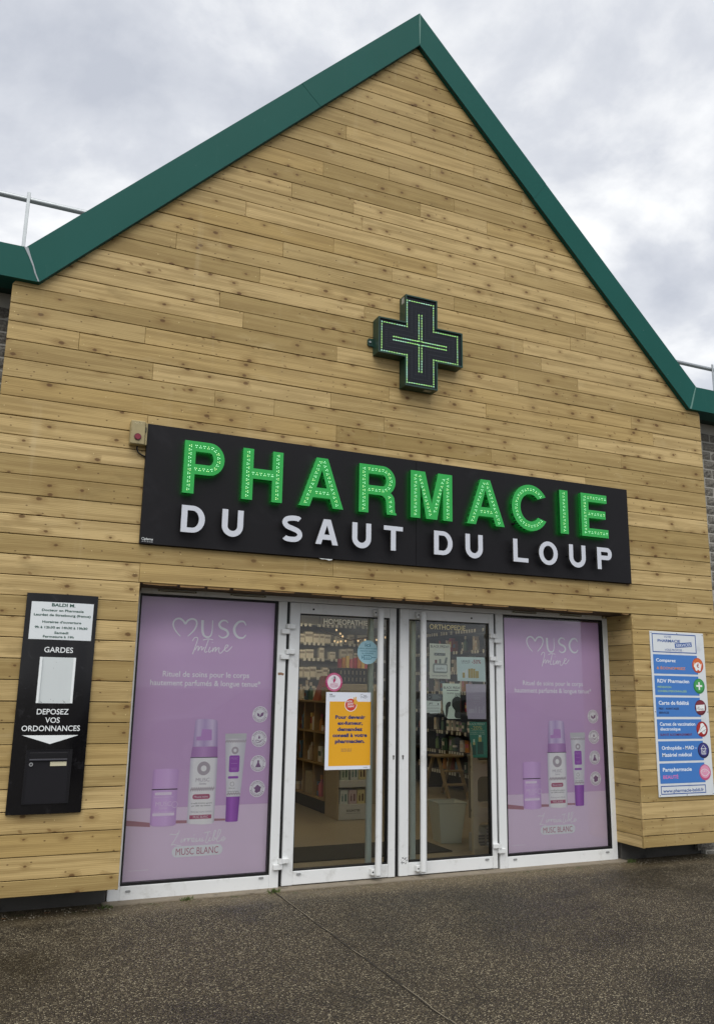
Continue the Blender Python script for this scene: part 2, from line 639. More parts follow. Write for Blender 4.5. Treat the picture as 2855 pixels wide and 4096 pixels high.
def curve_mesh(splines, depth):
    """filled outline with holes, extruded: front at y=-depth/2"""
    cu = bpy.data.curves.new('c', 'CURVE')
    cu.dimensions = '2D'
    cu.fill_mode = 'BOTH'
    cu.extrude = depth / 2
    for pts in splines:
        sp = cu.splines.new('POLY')
        sp.points.add(len(pts) - 1)
        for q, (a, b) in zip(sp.points, pts):
            q.co = (a, b, 0, 1)
        sp.use_cyclic_u = True
    ob = bpy.data.objects.new('c', cu)
    me = bpy.data.meshes.new_from_object(ob)
    v = [tuple(q.co) for q in me.vertices]
    f = [tuple(p.vertices) for p in me.polygons]
    bpy.data.objects.remove(ob)
    bpy.data.meshes.remove(me)
    return v, f


# ================================================================== GROUND
agg = aggregate('exposed_aggregate')
g = MB()
g.add([(-400, -400, 0), (400, -400, 0), (400, 0.36, 0), (-400, 0.36, 0)], [(0, 1, 2, 3)])
struct(g.build('pavement', agg))
g = MB()
g.add([(-400, 0.36, -0.004), (400, 0.36, -0.004), (400, 400, -0.004), (-400, 400, -0.004)], [(0, 1, 2, 3)])
struct(g.build('ground', mat('far_ground', '#5b5446', 0.9, vary=0.2)))
# expansion joint running straight out from the left door jamb
g = MB()
random.seed(3)
seg = [(-1.065 + random.uniform(-.006, .006), 0.22 - k * 0.16) for k in range(40)]
for (xa, ya), (xb, yb) in zip(seg[:-1], seg[1:]):
    g.add([(xa - .006, ya, .003), (xa + .006, ya, .003), (xb + .006, yb, .003), (xb - .006, yb, .003)], [(0, 1, 2, 3)], 0)
    if random.random() < .8:
        o_ = random.uniform(-.003, .007)
        g.add([(xa - .0024 + o_, ya, .0045), (xa + .0024 + o_, ya, .0045), (xb + .0024 + o_, yb, .0045), (xb - .0024 + o_, yb, .0045)], [(0, 1, 2, 3)], 1)
struct(g.build('pavement_joint', [mat('joint_dark', '#2a251d', 0.9), mat('joint_pale', '#857c69', 0.85, vary=0.4, vscale=30)]))
CONC = mat('bare_concrete', '#827868', 0.88, vary=0.3, vscale=9, dirt='#4a4336', dirt_amt=0.75, dscale=11)
g = MB().box(-2.30, 2.30, 0.235, 0.44, -0.05, 0.008)
struct(g.build('threshold', CONC))

# ================================================================== THE BUILDING
B = thing('pharmacy_building', 'pharmacy building with timber clad gable and green metal fascia', 'building', (0, 0, 0))
PIT = 0.14


def zrow(n):
    """height of the joint under board row n"""
    z = 0.258 + PIT * n
    if n > 33:
        z += 0.0028 * (n - 33)
    return z


def half(z):
    return max(0.0, min(3.295, (7.522 + 0.20 - z) / 1.0186))


# butt joints between boards, read off the wall (x, height)
JOINTS = {14: [-2.245], 15: [-0.762, 1.05], 16: [1.65, -0.7], 21: [-2.24]}
PXJ = [(1385.3, 529.1), (1293.3, 676.6), (1167.2, 759.7), (1413.9, 826.7), (984, 835.7), (706.1, 962.6), (1133.3, 996.5), (1334.4, 984.9), (1039.4, 1105.6), (879.5, 1200.3), (973.3, 1273.6)]


def unproject(px, py):
    d = fw + r2 * ((px - 1427.5) / 3283.54) - u2 * ((py - 2048) / 3283.54)
    t = 6.021 / d.y
    return -3.169 + t * d.x, 1.501 + t * d.z


for a, b in [(318, 528), (242, 623), (520, 770), (324, 768), (142, 777), (434, 925), (282, 943), (580, 1025), (22, 1003), (796, 1203), (355, 1217), (660, 1231), (154, 1237), (434, 1368), (976, 1430), (30, 1417)]:
    PXJ.append((1430 + .8906 * a, .8906 * b))
for a, b in [(984, 225), (1163, 118), (1089, 318), (651, 382), (355, 408), (1507, 475), (685, 545), (962, 670), (1227, 715), (1480, 682), (662, 760), (1505, 830), (627, 1430), (1490, 1420)]:
    PXJ.append((.89375 * a, 1000 + .89375 * b))
for a, b in [(660, 108), (796, 80), (434, 245), (976, 305), (1022, 375), (742, 440), (954, 422), (824, 520), (988, 612), (722, 630), (141, 660), (576, 735), (1228, 775), (1325, 850), (120, 795), (988, 862), (1182, 952), (600, 935), (376, 950), (1022, 1037), (387, 1535), (1037, 1517)]:
    PXJ.append((1430 + .8906 * a, 1000 + .8906 * b))
PXJ += [(1555.1, 1586.6), (1457.2, 1260), (2706, 2438)]
JOINTS = {}
for px, py in PXJ:
    jx, jz = unproject(px, py)
    row = max(n for n in range(-1, 60) if zrow(n) <= jz + (0.012 if 18 < (jz - .258) / .14 < 34 else 0))
    lst = JOINTS.setdefault(row, [])
    if all(abs(jx - q) > 0.06 for q in lst):
        lst.append(jx)
OPL, OPR, OPT = -2.241, 2.257, zrow(14)

random.seed(21)
screws = MB()


def add_plank(x0, x1, z0, z1, slant_l=False, slant_r=False):
    G_ = 0.0027
    za, zb = z0 + G_, z1 - G_
    e0, e1 = 0.0009, 0.0009
    dy = random.uniform(-0.0022, 0.0014)
    tl = random.uniform(-0.0012, 0.0012)
    bl, tl_ = (-half(za), -half(zb)) if slant_l else (x0 + e0, x0 + e0)
    br, tr_ = (half(za), half(zb)) if slant_r else (x1 - e1, x1 - e1)
    if tr_ - tl_ < 0.004:
        tr_ = tl_ = 0.0
        pts = [(bl, za), (br, za), (0, half(0) * 0 + zb)]
        MB().prism(pts, dy, 0.021).build('plank', WOOD, B)
        return
    pts = [(bl, za), (br, za), (tr_, zb + tl), (tl_, zb + tl)]
    MB().prism(pts, dy, 0.021, c=0.0022).build('plank', WOOD, B)
    xs = [x0 + 0.035, x1 - 0.035]
    k = x0 + random.uniform(.5, .75)
    while k < x1 - 0.3:
        xs.append(k)
        k += random.uniform(.55, .68)
    for sx_ in xs:
        if abs(sx_) < half(z1) - 0.03 and random.random() < 0.75:
            sz_ = z0 + (z1 - z0) * random.uniform(.35, .65)
            screws.prism([(sx_ + .0034 * math.cos(q * 1.05), sz_ + .0034 * math.sin(q * 1.05)) for q in range(6)], dy - .0012, .002)


n = -1
while True:
    z0, z1 = zrow(n), zrow(n + 1)
    if n == -1:
        z0 = 0.158
    if half(z0) < 0.05:
        break
    slope = half(z1) < 3.2949
    spans = [(-half(z0), half(z0))] if n >= 14 else [(-3.295, OPL), (OPR, 3.295)]
    js = sorted(JOINTS.get(n, []))
    for a, b in spans:
        w_ = half(z1)
        inner = [q for q in js if a + 0.10 < q < b - 0.10 and abs(q) < w_ - 0.02]
        # long runs with no joint read off still come from stock lengths of board
        pts = [a] + inner + [b]
        for i in range(len(pts) - 1):
            add_plank(pts[i], pts[i + 1], z0, min(z1, 7.70), slope and i == 0 and n >= 14, slope and i == len(pts) - 2 and n >= 14)
    n += 1
stuff(screws.build('screw_heads', mat('screw_brass', '#d9c48e', 0.35, 0.5), B))

# dark membrane behind the boards, the wall leaf behind it
wall_mat = mat('wall_leaf', '#6d675c', 0.9)
bk = MB()
bk.prism([(-3.28, .2), (OPL - .004, .2), (OPL - .004, OPT + .006), (OPR + .004, OPT + .006), (OPR + .004, .2), (3.28, .2), (3.28, 4.2), (0, 7.50), (-3.28, 4.2)], 0.024, 0.032)
bk.build('membrane', BACKING, B)
wl_ = MB()
for xa, xb in ((-3.27, OPL - .03), (OPR + .03, 3.27)):
    wl_.box(xa, xb, .05, .40, 0.195, OPT + .02)
wl_.prism([(-3.27, OPT + .021), (3.27, OPT + .021), (3.27, 4.2), (0, 7.48), (-3.27, 4.2)], .05, .40)
wl_.build('wall_core', wall_mat, B)
# plinth, set back under the boards
pm = mat('plinth_concrete', '#4c4a46', 0.9, vary=0.3, dirt='#211f1a', dirt_amt=0.7, dscale=5)
for xa, xb in ((-3.29, -2.272), (2.292, 3.29)):
    MB().cbox(xa, xb, 0.335, .43, -0.03, .19, .006).build('plinth', pm, B)
# reveal boards on both sides of the opening
for n in range(-1, 14):
    za, zb = (0.158 if n == -1 else zrow(n)) - .004, zrow(n + 1) - .004
    for xo, xi in ((OPR + .001, OPR + .020), (OPL - .020, OPL - .001)):
        MB().cbox(xo, xi, random.uniform(.0012, .005), .352, za + .0025, zb - .0025, .0018).build('reveal_plank', WOODY, B)
# soffit of the opening: ply underside, and sawn batten ends along its front edge
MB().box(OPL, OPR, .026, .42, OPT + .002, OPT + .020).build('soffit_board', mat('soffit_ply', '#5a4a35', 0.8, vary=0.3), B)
x = OPL + .02
saw = mat('sawn_wood', '#94754a', 0.85, vary=0.5, vscale=45)
while x < OPR - .06:
    l_ = random.uniform(.06, .30)
    if random.random() < .82:
        h_ = random.uniform(.006, .016)
        dx_ = min(x + l_, OPR - .02)
        MB().prism([(x, OPT + .0015), (dx_, OPT + .0015), (dx_ - .004, OPT - h_ * random.uniform(.7, 1)), ((x + dx_) / 2, OPT - h_), (x + .003, OPT - h_ * random.uniform(.6, 1))], random.uniform(.004, .010), random.uniform(.022, .032)).build('batten_end', saw, B)
    x += l_ + random.uniform(.004, .03)
# white corner bead at the right-hand end of the cladding
MB().box(3.2955, 3.298, .002, .03, .16, 4.33).build('corner_bead', mat('bead', '#a89a78', .7), B)

# ---- green fascia
OV, AP = (3.229, 4.602), 7.878
IV, AI = (3.118, 4.349), 7.522


def lerp2(a, b, t):
    return (a[0] + (b[0] - a[0]) * t, a[1] + (b[1] - a[1]) * t)


for sgn, so, si in ((-1, 1.169, .986), (1, 1.418, 1.266)):
    O0, O1 = (0, AP), OV
    I0, I1 = (0, AI), IV
    to, ti = so / OV[0], si / IV[0]
    up_ = [O0, lerp2(O0, O1, to), lerp2(I0, I1, ti), I0]
    lo_ = [lerp2(O0, O1, to), O1, I1, lerp2(I0, I1, ti)]
    for k, poly in enumerate((up_, lo_)):
        pts = [(sgn * a, b) for a, b in poly]
        MB().prism(pts, -.052 if k == 0 else -.050, .16).build('fascia', GREEN, B)
    flat = [(sgn * OV[0], OV[1]), (sgn * 9, OV[1] + .005), (sgn * 9, IV[1] + .003), (sgn * IV[0], IV[1])]
    MB().prism(flat, -.0495, .16).build('fascia', GREEN, B)
    # drip fold along the foot of the slope, and the roof plane behind
    MB().prism([(sgn * (IV[0] - .004), IV[1] + .012), (0, AI + .006), (0, AI - .006), (sgn * (IV[0] - .004), IV[1] - .001)], -.044, -.034).build('drip_fold', DGREEN, B)
    a, b = (sgn * .01, AP - .02), (sgn * OV[0], OV[1] - .02)
    MB().add([(a[0], .161, a[1]), (b[0], .161, b[1]), (b[0], 9, b[1]), (a[0], 9, a[1]), (a[0], .161, a[1] - .2), (b[0], .161, b[1] - .2), (b[0], 9, b[1] - .2), (a[0], 9, a[1] - .2)],
             [(0, 1, 2, 3), (4, 5, 6, 7), (0, 1, 5, 4), (1, 2, 6, 5), (2, 3, 7, 6), (3, 0, 4, 7)]).build('roof', mat('roof_membrane', '#5d615f', .8, vary=.2), B)
    MB().box(min(sgn * 3.1, sgn * 9), max(sgn * 3.1, sgn * 9), .161, 9, 4.42, 4.50).build('flat_roof', MATS['roof_membrane'], B)
    # soffit under the flat fascia
    MB().box(min(sgn * 3.302, sgn * 9), max(sgn * 3.302, sgn * 9), -.03, .30, 4.362, 4.372).build('eaves_soffit', DGREEN, B)
# lead dressing in the valleys and at the ridge
MB().prism([(-3.245, 4.602), (-3.215, 4.600), (-3.19, 4.53), (-3.165, 4.47), (-3.145, 4.41), (-3.118, 4.352), (-3.128, 4.352), (-3.158, 4.415), (-3.172, 4.46), (-3.205, 4.53), (-3.235, 4.585)], -.0535, -.048).build('flashing', LEAD, B)
MB().prism([(3.215, 4.60), (3.226, 4.60), (3.142, 4.352), (3.118, 4.350), (3.14, 4.40), (3.16, 4.46)], -.0535, -.048).build('flashing', mat('worn_green', '#5d857b', .6, vary=.3, vscale=20), B)
MB().prism([(-.004, AP - .004), (.004, AP - .004), (.010, AP - .10), (.003, AI + .01), (-.002, AI + .01), (-.007, AP - .10)], -.0545, -.050).build('flashing', MATS['worn_green'], B)

# ---- split-faced concrete bricks either side, behind the timber front
BM = bpy.data.materials.new('split_brick')
t = NT(BM)
p_, x_, y_, z_ = t.pos()
nz = t.noise(p_, 55, 4, 0.7)
rr = t.rnd()
bc = t.mix(t.step(nz, .35, .68), lin('#57544e'), lin('#8b877e'))
bc = t.mix(t.math('MULTIPLY', rr, .35), bc, lin('#77726a'))
t.principled(bc, .92, 0, t.bump(nz, .9, .012))
MORT = mat('mortar', '#a9a69d', .95, vary=.15, vscale=30)
BH, BL_ = .1005, .225
bricks = {}


def brick_mesh(l):
    k = round(l, 3)
    if k not in bricks:
        rs = random.Random(int(l * 1000))
        mb = MB()
        nx, nz_ = 5, 3
        vv = []
        for j in range(nz_ + 1):
            for i in range(nx + 1):
                ed = i in (0, nx) or j in (0, nz_)
                vv.append((l * i / nx, 0.0 if ed else -rs.uniform(.004, .016), (BH - .015) * j / nz_))
        k0 = len(vv)
        vv += [(a, .03, b) for a, b in ((0, 0), (l, 0), (l, BH - .015), (0, BH - .015))]
        ff = [(j * (nx + 1) + i, j * (nx + 1) + i + 1, (j + 1) * (nx + 1) + i + 1, (j + 1) * (nx + 1) + i) for j in range(nz_) for i in range(nx)]
        ff.append((k0, k0 + 3, k0 + 2, k0 + 1))
        mb.add(vv, ff)
        bricks[k] = mb.mesh('brick', BM)
    return bricks[k]


for sgn in (-1, 1):
    xa, xb = sorted((sgn * 3.26, sgn * 9))
    W_ = MB().box(xa, xb, .2775, .50, -.02, 4.36).build('brick_wall', MORT, B)
    far = MB()
    for row in range(44):
        zz = row * BH - .06
        if zz + BH > 4.36:
            break
        off = (.5 if row % 2 else 0) * BL_ + .02
        x = 3.29 - off
        c = 0
        while x < 9 - BL_:
            near = c < 3
            xx = x if sgn > 0 else -x - BL_
            if near:
                link('brick', brick_mesh(BL_ - .014), W_, (xx, .276 + random.uniform(-.002, .002), zz))
            else:
                far.box(xx, xx + BL_ - .010, .270, .29, zz, zz + BH - .015)
            x += BL_
            c += 1
    stuff(far.build('far_bricks', BM, W_))

# ---- shop front
FY = .345
fr = MB()
fr.cbox(-2.262, -2.178, FY, .43, .002, 2.196, .003)
fr.cbox(2.206, 2.262, FY, .43, .002, 2.196, .003)
fr.cbox(-2.176, 2.204, FY + .004, .43, 2.181, 2.262, .003)
fr.build('shop_front_frame', WHITE, B)
for xa, xb in ((-1.075, -1.002), (.990, 1.068)):
    MB().cbox(xa, xb, FY, .43, .003, 2.180, .003).build('mullion', WHITE, B)
blk = MB()
for xa, xb in ((-1.001, -.976), (-.0125, .0215), (.969, .989)):
    blk.box(xa, xb, FY + .022, .425, .009, 2.179)
blk.box(-.975, .968, .37, .42, .0082, .0125)
blk.build('door_seal', BLACK, B)


def window(x0, x1, z0, z1):
    m = MB()
    m.cbox(x0 - .001, x1 + .001, FY, .43, .003, z0 - .001, .003)
    w = m.build('window', WHITE, B)
    g_ = MB()
    for (a, b, c, d_) in ((x0, x1, z0, z0 + .018), (x0, x1, z1 - .014, z1), (x0, x0 + .014, z0 + .018, z1 - .014), (x1 - .016, x1, z0 + .018, z1 - .014)):
        g_.box(a, b, FY + .008, .40, c, d_)
    g_.build('gasket', BLACK, w)
    MB().box(x0 + .006, x1 - .006, .370, .374, z0 + .008, z1 - .006).build('pane', WGLASS, w)
    return w


WL = window(-2.177, -1.0765, .100, 2.178)
WR = window(1.0695, 2.205, .100, 2.178)
# drain caps and trickle vents
capm = mat('drain_cap', '#8f9191', .5)
ventm = mat('vent_grille', '#b9b6a6', .6, vary=.2)


def drain(x, z, par):
    return MB().prism(arc(x - .012, z, .007, .007, 90, 270, 5) + arc(x + .012, z, .007, .007, -90, 90, 5), FY - .006, FY + .001).build('drain_cap', capm, par)


drain(-2.12, .065, WL)
drain(-1.14, .085, WL)
drain(1.14, .075, WR)
drain(2.14, .075, WR)
for xa, xb in ((-2.05, -1.752), (-1.483, -1.19), (1.17, 1.43), (1.70, 1.95)):
    v_ = MB().cbox(xa, xb, FY - .011, FY + .003, 2.197, 2.215, .003)
    vo_ = v_.build('trickle_vent', ventm, B)
    MB().box(xa + .02, xb - .02, FY - .0125, FY - .0105, 2.200, 2.2045).build('vent_slot', BLACK, vo_)
    for q in (xa + .008, xb - .008):
        MB().box(q - .004, q + .004, FY - .0135, FY - .0108, 2.203, 2.211).build('vent_screw', BMATT, vo_)


def door(x0, x1, gx0, gx1, hx, inner_left, label):
    Z0, Z1, g0, g1 = .0135, 2.177, .113, 2.0905
    m = MB()
    m.cbox(x0, gx0, FY, .405, Z0, Z1, .003)
    m.cbox(gx1, x1, FY, .405, Z0, Z1, .003)
    m.cbox(gx0 + .0008, gx1 - .0008, FY + .0012, .405, Z0 + .002, g0, .003)
    m.cbox(gx0 + .0008, gx1 - .0008, FY + .0012, .405, g1, Z1, .003)
    D_ = m.build('door', WHITE, B)
    if label:
        D_['label'] = label
    q = MB()
    q.box(gx0, gx0 + .008, FY + .012, .40, g0, g1)
    q.box(gx1 - .012, gx1, FY + .012, .40, g0, g1)
    q.box(gx0 + .008, gx1 - .012, FY + .012, .40, g0, g0 + .012)
    q.box(gx0 + .008, gx1 - .012, FY + .012, .40, g1 - .010, g1)
    q.build('gasket', BLACK, D_)
    MB().box(gx0 + .004, gx1 - .006, .372, .376, g0 + .006, g1 - .005).build('pane', GLASS, D_)
    # full-height pull bars outside and in, on end plates
    for yy, r_, nm in ((.275, .0265, 'pull_bar'), (.470, .0265, 'pull_bar')):
        h = MB().cyl((hx, yy, .055), (hx, yy, 2.150), r_, n=20)
        hb = h.build(nm, WHITE if yy < .3 else mat('inner_bar', '#cfd8d3', .35), D_, True)
        ya, yb = (yy, FY + .004) if yy < .3 else (.400, yy)
        for zc in (.072, 2.125):
            k = MB()
            k.cbox(hx - .048 if inner_left else hx - .048, hx - .004, ya + .02, yb + .001, zc - .026, zc + .026, .006)
            k.box(hx - .018, hx + .018, min(ya, yb) if yy < .3 else .40, max(yy, .40) if yy > .3 else FY + .002, zc - .012 - .02, zc - .02)
            k.build('bar_bracket', WHITE, hb)
            MB().cyl((hx - .036, ya + .0195, zc), (hx - .036, ya + .023, zc), .007, n=8).build('bracket_hole', BMATT, hb)
    return D_


DL = door(-.975, -.0135, -.888, -.076, -.196, True, '')
DR = door(.0225, .968, .108, .9205, .210, True, 'right door leaf with torn sticker low on its stile')
for D_, xs in ((DL, (-.034,)), (DR, (.053,))):
    for x in xs:
        MB().prism(arc(x, .951, .0085, .0085, -50, 230, 10) + [(x - .005, .925), (x + .005, .925)], FY - .004, FY + .001).build('lock_cylinder', mat('lock_metal', '#7d7d78', .35, .8), D_)
for D_, x in ((DL, -.88 + .04), (DR, .858)):
    drain(x, .092, D_)
for D_, x in ((DL, -.775), (DR, .735)):
    MB().cyl((x, FY - .003, 2.128), (x, FY + .004, 2.128), .008, n=10).build('plug', BMATT, D_)
for (xd, xm, D_) in ((-.967, -1.0, DL), (.948, 1.002, DR)):
    s_ = -1 if D_ is DL else 1
    for zc in (1.957, 1.755, .176):
        h1 = MB()
        a, b = sorted((xd + s_ * -.0 - s_ * .035, xd + s_ * .045))
        h1.cbox(a, b, .318, FY + .001, zc + .002, zc + .040, .004)
        h1.cyl((xd + s_ * .028, .322, zc + .002), (xd + s_ * .028, .322, zc + .040), .014, n=12)
        a, b = sorted((xd + s_ * .014, xd + s_ * .085))
        h1.cbox(a, b, .318, FY + .001, zc - .040, zc, .004)
        h1.build('hinge', WHITE, D_)
# torn sticker remains
tm = mat('sticker_remains', '#24272b', .6)
st_ = MB()
random.seed(5)
for k in range(26):
    a, b = random.uniform(.040, .092), random.uniform(.102, .152)
    st_.rect(a, a + random.uniform(.003, .010), b, b + random.uniform(.003, .008), FY - .0006)
st_.build('sticker_remains', tm, DR)
MB().poly([(-1.064, 1.610), (-1.035, 1.612), (-1.012, 1.603), (-1.018, 1.588), (-1.040, 1.592), (-1.062, 1.589)], FY - .0006).build('torn_tape', mat('torn_tape', '#8a6a52', .7, vary=.6, vscale=60), B)
# room shell behind the glass
shell = mat('inside_plaster', '#c9c4b4', .9)
for nm, bx in (('back_wall', (-5, 6, 8.0, 8.1, 0, 3.0)), ('side_wall', (-5.1, -5, .45, 8.1, 0, 3.0)), ('side_wall', (4.2, 4.3, .45, 8.1, 0, 3.0)), ('ceiling', (-5.1, 4.3, .43, 8.1, 2.78, 2.84)),
               ('front_wall', (-5.1, -2.30, .41, .45, 0, 2.78)), ('front_wall', (2.30, 4.3, .41, .45, 0, 2.78)), ('front_wall', (-2.30, 2.30, .41, .45, 2.262, 2.78))):
    struct(MB().box(*bx).build('interior_' + nm, shell))
ft = MB()
ft.box(-5, 4.2, .43, 8.0, -.04, .0095)
struct(ft.build('interior_floor', mat('floor_grout', '#6b6354', .8)))
fl = bpy.data.objects['interior_floor']
tile = mat('floor_tile', '#9a8f78', .35, vary=.12, vscale=2)
tm_ = MB().box(.0015, .5985, .0015, .5985, 0, .0105).mesh('tile', tile)
for i in range(-4, 7):
    for j in range(0, 12):
        link('tile', tm_, fl, (i * .6 - .29 + .0, .44 + j * .6, .0095))

# ================================================================== SIGN
S_ = thing('shop_sign', 'long dark sign panel with green lit PHARMACIE and white DU SAUT DU LOUP letters', 'shop sign', (0, 0, 2.5))
PY = -.034
for xa, xb in ((-2.272, -.0235), (-.0215, 2.250)):
    MB().cbox(xa, xb, PY, -.0055, 2.497, 3.402, .002).build('panel', PANEL, S_)
sp_ = MB()
sp_.box(-2.24, 2.22, -.0055, -.0025, 2.53, 3.37)
sp_.build('backing_rail', BMATT, S_)
LETF = bpy.data.materials.new('lit_green_acrylic')
t = NT(LETF)
p_, x_, y_, z_ = t.pos()
nz = t.noise(p_, 30, 3)
t.principled(lin('#1f8a3c'), .25, 0, None, t.mix(nz, lin('#149a34'), lin('#24b548')), .17)
MATS['lf'] = LETF
LETS = bpy.data.materials.new('lit_green_edge')
t = NT(LETS)
p_, x_, y_, z_ = t.pos()
vv_ = t.node('ShaderNodeTexVoronoi')
vv_.inputs['Scale'].default_value = 60
vv_.inputs['Randomness'].default_value = .2
t.l.new(p_, vv_.inputs['Vector'])
t.principled(lin('#0a4a1c'), .3, 0, None, t.mix(t.step(vv_.outputs['Distance'], .5, .15), lin('#044012'), lin('#3dff62')), .13)
LED = mat('led_lit', '#c8ffd0', .3, emit='#b4ffc8', es=.6)
LEDY = mat('led_lit_warm', '#e0ffc0', .3, emit='#c8ff9c', es=.55)


def lP(w, h, t, zb, arm):
    xc, ro = w - (h - zb) / 2 * .92, (h - zb) / 2
    cz = (h + zb) / 2
    rx = w - xc
    o = [(0, 0), (t, 0), (t, zb)] + arc(xc, cz, rx, ro, -90, 90, 14) + [(0, h)]
    i = [(t, zb + arm), (t, h - arm)] + arc(xc, cz, rx - t, ro - arm, 90, -90, 12)
    m = t / 2
    a = arm / 2
    c = [[(m, .03), (m, h - a)], [(m + .045, h - a)] + arc(xc, cz, rx - m, ro - a, 90, -90, 16) + [(t + .005, zb + a)]]
    return [o, i], c


def lH(w, h, t):
    a, b = h * .418, h * .62
    return [[(0, 0), (t, 0), (t, a), (w - t, a), (w - t, 0), (w, 0), (w, h), (w - t, h), (w - t, b), (t, b), (t, h), (0, h)]], \
        [[(t / 2, .03), (t / 2, h - .03)], [(w - t / 2, .03), (w - t / 2, h - .03)], [(t, (a + b) / 2), (w - t, (a + b) / 2)]]


def lA(w, h, t, top):
    s = (w / 2 - top / 2) / h
    b0, b1 = h * .19, h * .39
    lg = t * 1.05
    ap = h * .76
    o = [(0, 0), (lg, 0), (lg + s * b0, b0), (w - lg - s * b0, b0), (w - lg, 0), (w, 0), (w / 2 + top / 2, h), (w / 2 - top / 2, h)]
    i = [(lg + s * b1, b1), (w / 2, ap), (w - lg - s * b1, b1)]
    m = lg / 2
    return [o, i], [[(m + s * .03, .03), (w / 2 - .016, h - .035)], [(w - m - s * .03, .03), (w / 2 + .016, h - .035)], [(lg + s * b0 + .03, (b0 + b1) / 2), (w - lg - s * b0 - .02, (b0 + b1) / 2)]]


def lR(w, h, t, arm):
    zb = h * .385
    xc = w - (h - zb) / 2 * .95 - .006
    wr = w - .006
    cz, ro, rx = (h + zb) / 2, (h - zb) / 2, wr - xc
    xl = w - .005 - t
    o = [(0, 0), (t, 0), (t, zb), (xl - .055, zb)] + arc(xl - .055, zb - .06, .055, .06, 90, 0, 7)[1:] + [(xl + .004, .02), (xl + .008, 0), (w + .004, 0), (w + .004, .012), (w - .008, .022), (w - .012, .06), (w - .012, .11)] + \
        [(w - .018, .145), (w - .036, .172), (w - .060, .188)] + arc(xc, cz, rx, ro, -50, 90, 12) + [(0, h)]
    i = [(t, zb + arm), (t, h - arm)] + arc(xc, cz, rx - t, ro - arm, 90, -90, 12)
    m, a = t / 2, arm / 2
    return [o, i], [[(m, .03), (m, h - a)], [(m + .045, h - a)] + arc(xc, cz, rx - m, ro - a, 90, -90, 14) + [(t + .005, zb + a)], [(w - .06, zb - .01), (xl + m - .004, .10), (xl + m, .03)]]


def lM(w, h):
    t = .090
    o = [(0, 0), (t, 0), (t, h * .755), (w / 2 - .052, 0), (w / 2 + .052, 0), (w - t, h * .755), (w - t, 0), (w, 0), (w, h), (w - .137, h), (w / 2, h * .335), (.137, h), (0, h)]
    return [o], [[(t / 2, .03), (t / 2, h - .04)], [(t / 2 + .04, h - .045), (w / 2 - .014, .04)], [(w / 2 + .03, .07), (w - t / 2 - .04, h - .05)], [(w - t / 2, h - .04), (w - t / 2, .03)]]


def lC(w, h, t):
    rx, rz = w / 2 * 1.06, h / 2 + .008
    cx_, cz_ = rx, h / 2
    tx, tz = t * .98, t * .92
    o = arc(cx_, cz_, rx, rz, 32, 328, 30) + arc(cx_, cz_, rx - tx, rz - tz, 318, 42, 26)
    return [o], [arc(cx_, cz_, rx - tx / 2, rz - tz / 2, 42, 318, 40)]


def lI(w, h):
    return [[(0, 0), (w, 0), (w, h), (0, h)]], [[(w / 2, .03), (w / 2, h - .03)]]


def lE(w, h, t):
    a = h * .19
    o = [(0, 0), (w, 0), (w, a), (t, a), (t, h * .432), (w - .026, h * .432), (w - .026, h * .617), (t, h * .617), (t, h - a), (w - .006, h - a), (w - .006, h), (0, h)]
    return [o], [[(t / 2, .035), (t / 2, h - .035)], [(t / 2 + .04, a / 2), (w - .02, a / 2)], [(t + .005, h * .525), (w - .045, h * .525)], [(t / 2 + .04, h - a / 2), (w - .025, h - a / 2)]]


def lD(w, h, t):
    xc, rx = w - h * .46, h * .46
    return [[(0, 0)] + arc(xc, h / 2, rx, h / 2, -90, 90, 16) + [(0, h)], [(t, t * .82), (t, h - t * .82)] + arc(xc, h / 2, rx - t, h / 2 - t * .82, 90, -90, 14)], []


def lU(w, h, t):
    r = w / 2
    return [[(0, h)] + arc(r, r * .95, r, r * .95 + .004, 180, 360, 16) + [(w, h), (w - t, h)] + arc(r, r * .95, r - t, r * .95 - t * .9, 360, 180, 14) + [(t, h)]], []


def lT(w, h, t):
    a = t * .82
    return [[(w / 2 - t / 2, 0), (w / 2 + t / 2, 0), (w / 2 + t / 2, h - a), (w, h - a), (w, h), (0, h), (0, h - a), (w / 2 - t / 2, h - a)]], []


def lL(w, h, t):
    return [[(0, 0), (w, 0), (w, t * .82), (t, t * .82), (t, h), (0, h)]], []


def lO(w, h, t):
    return [arc(w / 2, h / 2, w / 2, h / 2 + .005, 0, 352, 28), arc(w / 2, h / 2, w / 2 - t, h / 2 + .005 - t * .86, 0, -352, 24)], []


def lS(w, h, t):
    c = [(.93, .74), (.82, .89), (.52, .915), (.22, .86), (.12, .72), (.26, .58), (.55, .50), (.80, .41), (.88, .26), (.74, .12), (.45, .085), (.16, .13), (.06, .30)]
    P = smooth([(a * w, b * h) for a, b in c], 5)
    P = P[4:-4]
    L1, L2 = [], []
    for i in range(len(P)):
        p0, p1 = P[max(i - 1, 0)], P[min(i + 1, len(P) - 1)]
        tx, tz = p1[0] - p0[0], p1[1] - p0[1]
        q = math.hypot(tx, tz)
        tt = t * .45
        L1.append((P[i][0] - tz / q * tt, P[i][1] + tx / q * tt))
        L2.append((P[i][0] + tz / q * tt, P[i][1] - tx / q * tt))
    return [L1 + L2[::-1]], []


